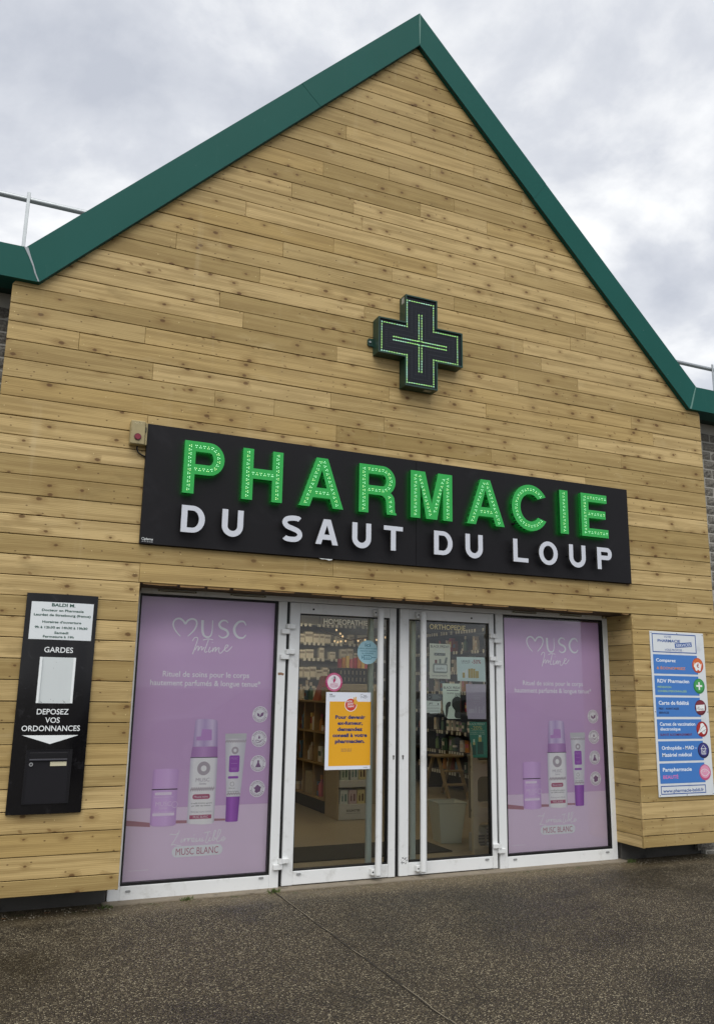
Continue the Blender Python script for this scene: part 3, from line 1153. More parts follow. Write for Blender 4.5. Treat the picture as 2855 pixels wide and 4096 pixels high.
def letter(spl, cen, x0, z0, yf, depth, mats, leds, parent):
    v, f = curve_mesh(spl, depth)
    me = bpy.data.meshes.new('letter')
    me.from_pydata([(x0 + a, yf + depth / 2 - c, z0 + b) for a, b, c in v], [], f)
    for m in mats:
        me.materials.append(m)
    me.update()
    bb = bmesh.new()
    bb.from_mesh(me)
    bmesh.ops.remove_doubles(bb, verts=bb.verts[:], dist=1e-6)
    bmesh.ops.recalc_face_normals(bb, faces=bb.faces[:])
    for fc in bb.faces:
        fc.material_index = (2 if fc.normal.y > .5 and len(mats) > 2 else 0) if abs(fc.normal.y) > .5 else 1
    bb.to_mesh(me)
    bb.free()
    o = link('letter', me, parent)
    if leds:
        d_ = MB()
        flip = 0
        for line in cen:
            seglen = [math.hypot(b[0] - a[0], b[1] - a[1]) for a, b in zip(line[:-1], line[1:])]
            tot = sum(seglen)
            nn = max(2, int(tot / .0300))
            for k in range(nn + 1):
                s = tot * k / nn
                i = 0
                while i < len(seglen) - 1 and s > seglen[i]:
                    s -= seglen[i]
                    i += 1
                u_ = s / (seglen[i] or 1)
                a, b = line[i], line[i + 1]
                px, pz = a[0] + (b[0] - a[0]) * u_, a[1] + (b[1] - a[1]) * u_
                tx, tz = (b[0] - a[0]) / (seglen[i] or 1), (b[1] - a[1]) / (seglen[i] or 1)
                flip = 1 - flip
                sg = 1 if flip else -1
                for al, ac in ((-.006, sg * .0075), (.006, sg * .0075), (0, -sg * .0065)):
                    d_.disc(x0 + px + tx * al - tz * ac, z0 + pz + tz * al + tx * ac, 0.0034, .0034, yf - .0015, 6, random.choice((0, 0, 1)))
        stuff(d_.build('led_dots', [LED, LEDY], o))
    return o


HB, TB, GZ = .404, .085, 2.892
GY = PY - .018 - .040
green = [(-2.0, lP(.307, HB, TB, .150, .078)), (-1.55, lH(.324, HB, TB)), (-1.087, lA(.376, HB, TB, .097)), (-.575, lR(.334, HB, TB, .076)), (-.106, lM(.398, HB)), (.434, lA(.381, HB, TB, .098)), (.895, lC(.370, HB, .092)), (1.411, lI(.091, HB)), (1.650, lE(.304, HB, TB))]
for x0, (spl, cen) in green:
    letter(spl, cen, x0, GZ, GY, .036, [LETF, LETS, mat('lit_green_back', '#1f8a3c', .4, emit='#22ff55', es=1.6)], True, S_)
for x0, x1, z0 in [(x0, 0, 0) for x0, _ in green]:
    MB().cyl((x0 + .045, PY + .002, GZ + .05), (x0 + .045, PY - .0225, GZ + .05), .012, n=8).build('spacer', BMATT, S_)
    MB().cyl((x0 + (.118 if x0 in (-1.087, .434) else .045), PY + .002, GZ + .20), (x0 + (.118 if x0 in (-1.087, .434) else .045), PY - .0225, GZ + .20), .012, n=8).build('spacer', BMATT, S_)
HW, TW, WZ = .202, .0445, 2.597
WF = mat('brushed_white', '#c9cdd6', .45, vary=.08, vscale=40)
WS = mat('letter_edge', '#3b3a37', .6)
WYF = PY - .042 - .020
white = [(-1.995, lD(.176, HW, TW)), (-1.690, lU(.164, HW, TW)), (-1.217, lS(.165, HW, TW)), (-.941, lA(.190, HW, TW, .060)), (-.630, lU(.166, HW, TW)), (-.351, lT(.172, HW, TW)), (.112, lD(.177, HW, TW)), (.415, lU(.171, HW, TW)),
         (.896, lL(.155, HW, TW)), (1.166, lO(.201, HW, TW)), (1.493, lU(.183, HW, TW)), (1.808, lP(.168, HW, TW, .088, .040))]
for x0, (spl, cen) in white:
    letter(spl, cen, x0, WZ, WYF, .020, [WF, WS], False, S_)
for x0, (spl, cen) in white:
    xx = x0 + (.10 if x0 in (-1.217,) else .085 if x0 == -.351 else .022)
    zz = WZ + (.10 if x0 != -.941 else .02)
    MB().cyl((xx, PY + .002, zz), (xx, WYF + .019, zz), .008, n=8).build('spacer', BMATT, S_)
lg_ = MB()
txt(lg_, 'pharma', -2.238, -2.178, 2.524, 2.541, PY - .0014, .01, slant=.2)
txt(lg_, '01 60 15 30 88', -2.255, -2.178, 2.510, 2.516, PY - .0014, .0)
lg_.ring(-2.249, 2.533, .008, .010, PY - .0014, 14)
lg_.build('maker_mark', INKW, S_)
MB().prism([(-.894, 2.499), (-.767, 2.499), (-.772, 2.488), (-.80, 2.484), (-.83, 2.491), (-.86, 2.489)], -.030, -.026).build('torn_film', INKW, S_)

# ================================================================== CROSS
X_ = thing('pharmacy_cross', 'dark green pharmacy cross box outlined with lit green dots', 'cross sign', (-.02, 0, 4.4))
CT = -.118
xs4, zs4 = (-.429, -.173, .142, .396), (4.030, 4.287, 4.611, 4.870)


def crossp(i):
    a, b, c, d_ = xs4[0] + i, xs4[1] + i, xs4[2] - i, xs4[3] - i
    e_, f_, g_, h_ = zs4[0] + i, zs4[1] + i, zs4[2] - i, zs4[3] - i
    return [(b, e_), (c, e_), (c, f_), (d_, f_), (d_, g_), (c, g_), (c, h_), (b, h_), (b, g_), (a, g_), (a, f_), (b, f_)]


HG = mat('cross_housing', '#12382e', .38, vary=.1)
po, pi_ = crossp(0), crossp(.012)
hs = MB()
k = len(po)
hs.add([(a, CT, b) for a, b in po] + [(a, CT, b) for a, b in pi_] + [(a, -.004, b) for a, b in po] + [(a, CT + .014, b) for a, b in pi_],
       [(i, (i + 1) % k, (i + 1) % k + k, i + k) for i in range(k)] + [(i, i + 2 * k, (i + 1) % k + 2 * k, (i + 1) % k) for i in range(k)] + [(i + k, (i + 1) % k + k, (i + 1) % k + 3 * k, i + 3 * k) for i in range(k)] + [tuple(range(3 * k - 1, 2 * k - 1, -1))])
hs.build('housing', HG, X_)
MB().prism(crossp(.0125), CT + .013, CT + .020).build('face', mat('cross_face', '#1c2027', .6, spec=.2), X_)
ld = MB()
off = MB()
LP_ = .0235
LX, LZ = (-.394, -.152, .108, .349), (4.064, 4.311, 4.574, 4.822)


def dots(mb, path, pitch, r, cyc=True):
    P = path + ([path[0]] if cyc else [])
    for a, b in zip(P[:-1], P[1:]):
        L_ = math.hypot(b[0] - a[0], b[1] - a[1])
        nn = max(1, round(L_ / pitch))
        for k in range(nn if cyc else nn + 1):
            mb.disc(a[0] + (b[0] - a[0]) * k / nn, a[1] + (b[1] - a[1]) * k / nn, r, r, CT + .0115, 8, random.choice((0, 0, 1)))


def crosspath(i):
    a, b, c, d_ = LX[0] + i, LX[1] + i, LX[2] - i, LX[3] - i
    e_, f_, g_, h_ = LZ[0] + i, LZ[1] + i, LZ[2] - i, LZ[3] - i
    return [(b, e_), (c, e_), (c, f_), (d_, f_), (d_, g_), (c, g_), (c, h_), (b, h_), (b, g_), (a, g_), (a, f_), (b, f_)]


dots(ld, crosspath(0), LP_, .0040)
for x in (-.0365, -.0085):
    dots(ld, [(x, 4.180), (x, 4.422)], LP_, .0040, False)
    dots(ld, [(x, 4.460), (x, 4.703)], LP_, .0040, False)
for z in (4.4265, 4.4565):
    dots(ld, [(-.280, z), (-.052, z)], LP_, .0040, False)
    dots(ld, [(.008, z), (.234, z)], LP_, .0040, False)
LEDG = mat('cross_led', '#c8ff9c', .3, emit='#b6ff8c', es=1.2)
LEDH = mat('cross_led_cool', '#c8ffd8', .3, emit='#bfffdc', es=1.2)
stuff(ld.build('led_dots', [LEDG, LEDH], X_))
for i in (.045, .085):
    dots(off, crosspath(i), .0205, .0035)
off.m = [0] * len(off.m)
stuff(off.build('unlit_dots', mat('led_off', '#32363d', .4), X_))
MB().prism([(-.472, 4.37), (-.43, 4.37), (-.43, 4.44), (-.472, 4.44), (-.482, 4.425), (-.482, 4.385)], -.014, -.001).build('mounting_lug', HG, X_)
MB().cyl((-.462, -.014, 4.405), (-.462, -.022, 4.405), .010, n=8).build('bolt', STEEL, X_)
MB().prism([(.396, 4.31), (.418, 4.32), (.418, 4.36), (.396, 4.37)], -.03, -.012).build('mounting_lug', HG, X_)
MB().prism([(-.07, 4.87), (-.03, 4.87), (-.035, 4.885), (-.065, 4.885)], -.08, -.05).build('mounting_lug', BMATT, X_)
MB().cyl((.152, -.02, 4.08), (.152, -.045, 4.08), .011, n=10).build('cable_gland', mat('gland', '#c9c9c4', .5), X_)
MB().box(-.1745, -.1728, CT + .03, CT + .075, 4.80, 4.855).build('rating_sticker', mat('dull_sticker', '#9ea29e', .5), X_)
MB().box(.03, .10, CT + .03, CT + .07, 4.0285, 4.0302).build('rating_sticker', MATS['dull_sticker'], X_)

# ================================================================== ALARM BOX
A_ = thing('alarm_box', 'weathered beige emergency box with red button at upper left sign corner', 'emergency box', (-2.345, 0, 3.22))
beige = mat('aged_beige', '#9c8f68', .6, vary=.2, vscale=18, dirt='#7a6d48', dirt_amt=.7, dscale=25)
m = MB().cbox(-2.397, -2.292, -.075, -.0025, 3.222, 3.402, .006)
m.build('case', beige, A_)
MB().cbox(-2.291, -2.2745, -.060, -.0025, 3.225, 3.395, .004).build('side_lid', beige, A_)
MB().cyl((-2.345, -.0755, 3.277), (-2.345, -.081, 3.277), .026, n=20).build('button_ring', mat('dark_red', '#5a1a24', .4), A_)
MB().cyl((-2.345, -.081, 3.277), (-2.345, -.086, 3.277), .020, n=20).build('button', mat('red_button', '#7d1f30', .25), A_)
q = MB()
txt(q, 'NEU', -2.372, -2.322, 3.375, 3.388, -.0757, .0)
q.build('lettering', mat('emboss', '#c3b892', .6), A_)
for z in (3.398, 3.236):
    MB().disc(-2.338, z - .008, .003, .003, -.0757, 8).build('screw', BMATT, A_)
MB().box(-2.2905, -2.284, -.066, -.0605, 3.32, 3.36).build('latch', BMATT, A_)
MB().tube([(-2.335, -.02, 3.224), (-2.337, -.02, 3.20), (-2.325, -.018, 3.175), (-2.300, -.015, 3.160), (-2.270, -.010, 3.150)], .006).build('cable', BLACK, A_)

# ================================================================== PRESCRIPTION BOX
K_ = thing('prescription_box', 'tall black wall panel with opening hours, empty notice window and letter box', 'letter box', (-2.755, 0, .66))
x0, x1, z0, z1 = -2.987, -2.522, .663, 2.098
bow = MB()
nb = 14
cols = []
for i in range(nb + 1):
    u_ = i / nb
    cols.append((x0 + (x1 - x0) * u_, -.020 - .016 * (1 - (2 * u_ - 1) ** 2)))
vv, ff = [], []
for zz in (z0, z1):
    vv += [(a, b, zz) for a, b in cols]
vv += [(x0, -.003, z0), (x1, -.003, z0), (x0, -.003, z1), (x1, -.003, z1)]
m_ = nb + 1
ff = [(i, i + 1, i + 1 + m_, i + m_) for i in range(nb)]
b0 = 2 * m_
ff += [tuple(range(m_ - 1, -1, -1)) + (b0, b0 + 1), tuple(range(m_, 2 * m_)) + (b0 + 3, b0 + 2), (0, m_, b0 + 2, b0), (nb, b0 + 1, b0 + 3, nb + m_), (b0, b0 + 2, b0 + 3, b0 + 1)]
bow.add(vv, ff)
bow.build('panel', BGLOSS, K_, True)


def bowy(x):
    u_ = (x - x0) / (x1 - x0)
    return -.020 - .016 * (1 - (2 * u_ - 1) ** 2)


def bend(mb, eps):
    mb.v = [(a, bowy(a) - eps, c) for a, b, c in mb.v]
    return mb


def gridrect(xa, xb, za, zb, n=8):
    mb = MB()
    for i in range(n):
        a, b = xa + (xb - xa) * i / n, xa + (xb - xa) * (i + 1) / n
        mb.rect(a, b, za, zb, 0)
    return mb


paper = mat('white_plate', '#d9dee0', .35, vary=.04)
bend(gridrect(-2.953, -2.549, 1.788, 2.041, 10), .0012).build('hours_plate', paper, K_)
for s, a, b, zb, zt, bd in (('BALDI M.', -2.824, -2.671, 2.012, 2.034, .012), ('Docteur en Pharmacie', -2.885, -2.613, 1.978, 1.994, .008), ('Lauréat de Strasbourg (france)', -2.933, -2.564, 1.946, 1.962, .008), ("Horaires d'ouverture", -2.875, -2.623, 1.899, 1.915, .008),
                            ('9h à 12h30 et 14h30 à 19h30', -2.920, -2.579, 1.862, 1.878, .008), ('Samedi', -2.793, -2.702, 1.827, 1.843, .008), ('Fermeture à 19h', -2.863, -2.664, 1.800, 1.816, .008)):
    hb = MB()
    txt(hb, s, a, b, zb, zt, 0, bd + .016)
    bend(hb, .0024).build('text_line', mat('green_ink', '#11493c', .5), K_)
for s, a, b, zb, zt in (('GARDES', -2.846, -2.661, 1.702, 1.738), ('DEPOSEZ', -2.856, -2.655, 1.2945, 1.330), ('VOS', -2.799, -2.707, 1.240, 1.275), ('ORDONNANCES', -2.940, -2.573, 1.187, 1.222)):
    wl2 = MB()
    txt(wl2, s, a, b, zb, zt, 0, .010)
    bend(wl2, .0014).build('text_line', INKW, K_)

ar = MB()
for i in range(10):
    a, b = -2.933 + .0355 * i, -2.933 + .0355 * (i + 1)
    f_ = lambda q: 1.160 - .056 * (1 - abs(q + 2.7555) / .1775)
    ar.poly([(a, 1.160), (b, 1.160), (b, f_(b)), (a, f_(a))] if i not in (0, 9) else ([(a, 1.160), (b, 1.160), (b, f_(b))] if i == 0 else [(a, 1.160), (b, 1.160), (a, f_(a))]), 0)
bend(ar, .0014).build('arrow', INKW, K_)
nw = thing
bend(gridrect(-2.8685, -2.637, 1.367, 1.6705, 6), .0012).build('notice_window', mat('window_white', '#cbd1d1', .3, vary=.05, dirt='#6a6e6e', dirt_amt=.0), K_)
for a, b in ((-2.8675, -2.852), (-2.6535, -2.638)):
    MB().box(a, b, -.046, -.034, 1.3685, 1.669).build('notice_rail', INKW, K_)
sp2 = MB()
random.seed(9)
for k in range(10):
    a, b = random.uniform(-2.85, -2.66), random.choice((random.uniform(1.37, 1.40), random.uniform(1.37, 1.39), random.uniform(1.58, 1.64)))
    sp2.rect(a, a + random.uniform(.002, .007), b, b + .0025, 0)
bend(sp2, .0022).build('specks', BMATT, K_)
fm = MB()
for (a, b, c, d_) in ((-2.899, -2.887, .727, 1.067), (-2.622, -2.609, .727, 1.067), (-2.887, -2.622, 1.064, 1.0675), (-2.887, -2.622, .7265, .731)):
    fm.box(a, b, -.0405, -.020, c, d_)
fm.build('letter_box_frame', BMATT, K_)
lb = MB().box(-2.8865, -2.6225, -.0365, -.022, .7315, 1.0635).build('letter_box_door', mat('letter_box_black', '#19181c', .5, spec=.25), K_)
MB().cbox(-2.875, -2.638, -.043, -.036, 1.002, 1.050, .002).build('flap', BMATT, lb)
MB().cbox(-2.8745, -2.6385, -.050, -.042, .999, 1.010, .002).build('flap_lip', mat('lip_grey', '#3a3a41', .3), lb)
lk = MB().cyl((-2.861, -.036, .976), (-2.861, -.045, .976), .0125, n=18).build('lock', STEEL, lb, True)
MB().cyl((-2.861, -.045, .976), (-2.861, -.0458, .976), .0065, n=14).build('keyway', mat('lock_core', '#55555a', .3, .8), lk)
MB().box(-2.743, -2.641, -.0385, -.036, .9635, .9905).build('name_label', mat('aged_label', '#cfc9ab', .5), lb)

# ================================================================== SERVICES SIGN
V_ = thing('services_sign', 'white services sign with six blue bands and round icons at right', 'sign', (2.785, 0, .58))
SY = -.011
MB().cbox(2.453, 3.119, SY, -.0035, .581, 2.069, .001).build('board', mat('sign_white', '#d5dadd', .4, vary=.03, dirt='#98a0a6', dirt_amt=.35, dscale=4), V_)
BLUE = mat('band_blue', '#3f78c0', .4)
BLUE2 = mat('ink_blue', '#32589c', .45)
bd_ = [(1.6765, 1.854), (1.4805, 1.6585), (1.2855, 1.4615), (1.087, 1.2635), (.892, 1.0675), (.6965, .8725)]
for a, b in bd_:
    MB().rect(2.477, 3.0195, a, b, SY - .0008).build('band', BLUE, V_)


def frame(mb, xa, xb, za, zb, w, y, mi=0):
    mb.rect(xa, xb, za, za + w, y, mi).rect(xa, xb, zb - w, zb, y, mi).rect(xa, xa + w, za + w, zb - w, y, mi).rect(xb - w, xb, za + w, zb - w, y, mi)


ib = MB()
frame(ib, 2.4755, 3.0195, 1.873, 2.0495, .009, SY - .0008)
ib.build('frame_print', BLUE2, V_)
ib = MB()
frame(ib, 2.479, 3.018, .602, .677, .008, SY - .0008)
ib.build('frame_print', BLUE2, V_)
ib = MB()
txt(ib, 'VOTRE', 2.622, 2.711, 2.011, 2.031, SY - .0009, .0)
txt(ib, 'PHARMACIE', 2.542, 2.820, 1.970, 1.996, SY - .0009, .028)
ib.poly([(2.754, 1.918), (2.964, 1.937), (2.961, 1.980), (2.749, 1.962)], SY - .0008)
txt(ib, 'VOUS PROPOSE :', 2.624, 2.852, 1.889, 1.909, SY - .0009, .0)
ib.build('text_print', BLUE2, V_)
ib = MB()
txt(ib, 'www.pharmacie-baldi.fr', 2.503, 2.993, .619, .648, SY - .0009, .018)
ib.build('text_print', BLUE2, V_)
iw = MB()
txt(iw, 'SERVICES', 2.764, 2.950, 1.926, 1.953, SY - .0014, .004, tilt=.09)
for s, a, b, zb, zt in (('Comparez', 2.509, 2.750, 1.786, 1.816), ('RDV Pharmacien', 2.511, 2.900, 1.594, 1.627), ('Carte de fidélité', 2.510, 2.878, 1.394, 1.429), ('Carnet de vaccination', 2.509, 2.939, 1.205, 1.236), ('électronique', 2.512, 2.754, 1.162, 1.190),
                        ('Orthopédie - MAD -', 2.516, 2.936, .992, 1.024), ('Matériel médical', 2.518, 2.871, .930, .963), ('Parapharmacie', 2.513, 2.860, .801, .834)):
    txt(iw, s, a, b, zb, zt, SY - .0014, .022)
iw.build('white_print', mat('sign_ink_white', '#e4ecf4', .5), V_)
for s, a, b, zb, zt, c in (('& ÉCONOMISEZ', 2.511, 2.864, 1.717, 1.740, '#d98a52'), ('PRÉVENTION', 2.510, 2.674, 1.546, 1.563, '#9cc48c'), ('CONSEILS PERSONNALISÉS', 2.509, 2.861, 1.509, 1.526, '#9cc48c'), ('PRIX - AVANTAGES', 2.509, 2.752, 1.350, 1.368, '#1c1436'),
                           ('SERVICES', 2.509, 2.628, 1.313, 1.331, '#1c1436'), ('SUIVI ET ACCOMPAGNEMENT', 2.509, 2.895, 1.115, 1.135, '#6d1030'), ('BEAUTÉ', 2.512, 2.693, .737, .768, '#d676b4')):
    q = MB()
    txt(q, s, a, b, zb, zt, SY - .0014, .020)
    q.build('lettering', mat('ink_' + c[1:], c, .5), V_)
Y1, Y2, Y3 = SY - .0020, SY - .0028, SY - .0036
ICON = [(1.763, '#b5431c', '#d0652c'), (1.569, '#1f7a34', '#3f9a50'), (1.371, '#5a1522', '#7a2836'), (1.173, '#8c1418', '#ab2c28'), (.981, '#1f1d4c', '#38357c'), (.784, '#c0527a', '#dc96b4')]
for z, c1, c2 in ICON:
    q = MB().disc(3.0205, z, .0705, .0705, Y1, 32)
    q.disc(3.0205, z + .006, .060, .058, Y1 - .0003, 28, 1)
    q.build('icon_disc', [mat('ic' + c1[1:], c1, .35), mat('ic' + c2[1:], c2, .35)], V_)
ic = MB()
cx_, cz_ = 3.022, 1.758
ic.poly(arc(cx_, cz_, .040, .034, 20, 160, 8) + [(cx_ - .048, cz_ + .04), (cx_ - .046, cz_ + .01), (cx_ - .052, cz_ - .004), (cx_ - .04, cz_ - .018), (cx_ - .03, cz_ - .046), (cx_ - .012, cz_ - .046), (cx_ - .010, cz_ - .036), (cx_ + .010, cz_ - .036), (cx_ + .013, cz_ - .046), (cx_ + .03, cz_ - .046), (cx_ + .036, cz_ - .02), (cx_ + .044, cz_ + .005), (cx_ + .05, cz_ + .026)], Y2)
ic.poly([(2.984, 1.562), (3.012, 1.562), (3.012, 1.534), (3.030, 1.534), (3.030, 1.562), (3.058, 1.562), (3.058, 1.580), (3.030, 1.580), (3.030, 1.606), (3.012, 1.606), (3.012, 1.580), (2.984, 1.580)], Y2)
ic.poly([(2.968, 1.338), (3.070, 1.345), (3.072, 1.400), (2.964, 1.392)], Y2)
ic.poly(smooth([(2.965, 1.140), (2.985, 1.165), (3.0, 1.195), (3.005, 1.220), (3.03, 1.228), (3.05, 1.212), (3.066, 1.19), (3.07, 1.165), (3.055, 1.135), (3.03, 1.128), (3.012, 1.146), (2.99, 1.142), (2.972, 1.126)], 3), Y2)
for pts in ([(2.995, .948), (3.046, .948)], [(2.995, .948), (2.995, .995)], [(3.046, .948), (3.046, .995)], [(2.986, .993), (3.0205, 1.030), (3.055, .993)], [(2.986, .995), (3.055, .995)]):
    ic.stroke(pts, Y2, .005, sub=1)
txt(ic, 'H', 3.008, 3.033, .953, .984, Y2, .02)
for pts in ([(2.968, .792), (3.0, .812), (3.035, .808), (3.072, .785), (3.078, .772)], [(2.968, .792), (2.985, .768), (3.01, .752), (3.04, .757), (3.072, .785)], [(2.99, .80), (2.995, .785)], [(3.01, .805), (3.012, .788)], [(3.03, .803), (3.032, .786)]):
    ic.stroke(pts, Y2, .004)
ic.build('icon_print', INKW, V_)
ic2 = MB()
txt(ic2, '€', 3.006, 3.036, 1.740, 1.778, Y3, .02)
ic2.build('icon_euro', MATS['icb5431c'], V_)
ic3 = MB()
txt(ic3, 'club', 2.980, 3.005, 1.370, 1.381, Y3, 0)
txt(ic3, 'Pharmadys', 2.978, 3.062, 1.352, 1.366, Y3, .005)
ic3.stroke([(2.99, 1.16), (3.03, 1.195), (3.06, 1.205)], Y3, .003)
ic3.stroke([(3.005, 1.14), (3.05, 1.165), (3.07, 1.17)], Y3, .003)
ic3.stroke([(3.045, 1.165), (3.058, 1.13)], Y3, .003)
ic3.build('icon_lines', mat('icon_dark', '#4a1a22', .5), V_)
rv = MB()
for a, b in ((2.468, 2.055), (2.785, 2.056), (3.106, 2.050), (2.466, 1.33), (3.108, 1.33), (2.466, .595), (2.785, .592), (3.104, .593)):
    rv.disc(a, b, .005, .005, SY - .0008, 8)
rv.build('screws', mat('screw_grey', '#5a5f66', .4, .6), V_)

# ================================================================== LARGE WINDOW POSTERS
LILAC = mat('poster_lilac', '#d3b1da', .55, vary=.06, vscale=1.6)
TABLE = mat('poster_table', '#e8d4ea', .55, vary=.04)
SHADE = mat('poster_table_dark', '#b4848f', .55)
PINKW = mat('poster_white', '#f4f4f8', .5)
VIOL = mat('poster_violet', '#a45cc0', .5)
MAUVE = mat('poster_mauve', '#c99cd6', .5)
ROSE = mat('poster_rose', '#b8607f', .5)
GREYI = mat('poster_grey', '#b9b0b8', .5)
DARKI = mat('poster_dark', '#3f3344', .5)
HEADP = mat('poster_head', '#eef1f5', .5)
g_stick = print_grad('stick_print', [(0, '#c79fd6'), (.12, '#ddb6ea'), (.6, '#e4c2f0'), (1, '#caa4d8')])
g_bot = print_grad('bottle_print', [(0, '#d6d4df'), (.15, '#f4f4f6'), (.6, '#f8f8f8'), (.88, '#f0eff2'), (1, '#c7c4d0')])
g_cap = print_grad('cap_print', [(0, '#b59ccb'), (.2, '#dccdea'), (.45, '#c3acd8'), (.75, '#e2d4ee'), (1, '#ab90c2')])
g_col = print_grad('collar_print', [(0, '#b083bd'), (.5, '#cba0d5'), (1, '#a878b6')])
g_tube = print_grad('tube_print', [(0, '#d0d0d8'), (.4, '#f0f0f2'), (1, '#cfcfd8')])
g_lid = print_grad('lid_print', [(0, '#8f4fae'), (.4, '#b56cd0'), (1, '#8c4cab')])
INTIME = [[(-1.752, 1.837), (-1.736, 1.863), (-1.714, 1.862), (-1.715, 1.838), (-1.731, 1.783), (-1.746, 1.735)],
          [(-1.730, 1.766), (-1.712, 1.796), (-1.702, 1.792), (-1.705, 1.763), (-1.688, 1.791), (-1.675, 1.793), (-1.677, 1.768), (-1.656, 1.792)],
          [(-1.627, 1.850), (-1.644, 1.794), (-1.653, 1.763), (-1.644, 1.753), (-1.631, 1.763)], [(-1.671, 1.846), (-1.632, 1.856), (-1.591, 1.852)], [(-1.611, 1.795), (-1.621, 1.764), (-1.612, 1.754), (-1.598, 1.772)],
          [(-1.585, 1.792), (-1.591, 1.759), (-1.574, 1.789), (-1.564, 1.790), (-1.569, 1.760), (-1.550, 1.788), (-1.537, 1.788), (-1.542, 1.766), (-1.525, 1.749), (-1.494, 1.783), (-1.473, 1.800), (-1.468, 1.812), (-1.483, 1.814), (-1.494, 1.790), (-1.488, 1.769), (-1.469, 1.768), (-1.435, 1.805)],
          [(-1.598, 1.829), (-1.593, 1.833)]]
LIRR = [[(-1.836, .418), (-1.827, .425), (-1.799, .420), (-1.774, .428), (-1.786, .406), (-1.808, .369), (-1.822, .349), (-1.805, .352), (-1.774, .344), (-1.751, .343)], [(-1.767, .448), (-1.775, .432)],
        [(-1.744, .390), (-1.753, .368), (-1.743, .366), (-1.732, .380), (-1.724, .391), (-1.728, .366), (-1.718, .386), (-1.702, .388), (-1.703, .375), (-1.694, .390), (-1.699, .365), (-1.689, .386), (-1.674, .388), (-1.672, .369), (-1.654, .379), (-1.659, .390), (-1.672, .380), (-1.671, .368), (-1.657, .363), (-1.642, .375), (-1.634, .389), (-1.638, .375), (-1.630, .366), (-1.645, .362), (-1.623, .367), (-1.610, .389), (-1.613, .368), (-1.603, .366), (-1.591, .390), (-1.595, .377), (-1.585, .367), (-1.599, .362), (-1.578, .369)],
        [(-1.550, .428), (-1.562, .383), (-1.569, .358), (-1.558, .352), (-1.546, .363), (-1.535, .389), (-1.541, .366), (-1.531, .362), (-1.517, .376), (-1.494, .428), (-1.503, .434), (-1.511, .399), (-1.513, .365), (-1.500, .368), (-1.492, .381), (-1.505, .383), (-1.482, .374), (-1.456, .427), (-1.469, .440), (-1.480, .398), (-1.482, .359), (-1.469, .355), (-1.446, .366), (-1.426, .375), (-1.430, .387), (-1.446, .376), (-1.446, .360), (-1.432, .358), (-1.413, .379)],
        [(-1.583, .421), (-1.558, .426), (-1.533, .428)], [(-1.741, .408), (-1.737, .410)], [(-1.662, .409), (-1.651, .414)], [(-1.606, .410), (-1.602, .412)], [(-1.531, .413), (-1.527, .415)]]
HEART = [(-1.847, 1.868), (-1.885, 1.906), (-1.906, 1.944), (-1.907, 1.975), (-1.890, 1.998), (-1.859, 2.004), (-1.831, 1.986), (-1.815, 1.967), (-1.799, 1.990), (-1.768, 2.006), (-1.736, 1.997), (-1.726, 1.967), (-1.740, 1.927), (-1.766, 1.895), (-1.792, 1.871)]
LU_ = [(-1.682, 2.001), (-1.678, 1.918), (-1.663, 1.881), (-1.636, 1.870), (-1.612, 1.883), (-1.602, 1.922), (-1.602, 2.003)]
LS_ = [(-1.477, 1.987), (-1.495, 2.004), (-1.527, 2.002), (-1.547, 1.975), (-1.533, 1.948), (-1.489, 1.930), (-1.473, 1.903), (-1.487, 1.879), (-1.519, 1.870), (-1.549, 1.887)]
LC_ = [(-1.330, 1.975), (-1.350, 2.003), (-1.392, 1.998), (-1.423, 1.955), (-1.418, 1.909), (-1.388, 1.878), (-1.350, 1.876), (-1.327, 1.901)]


def rounded(xa, xb, za, zb, r, n=5):
    return arc(xb - r, za + r, r, r, -90, 0, n) + arc(xb - r, zb - r, r, r, 0, 90, n) + arc(xa + r, zb - r, r, r, 90, 180, n) + arc(xa + r, za + r, r, r, 180, 270, n)


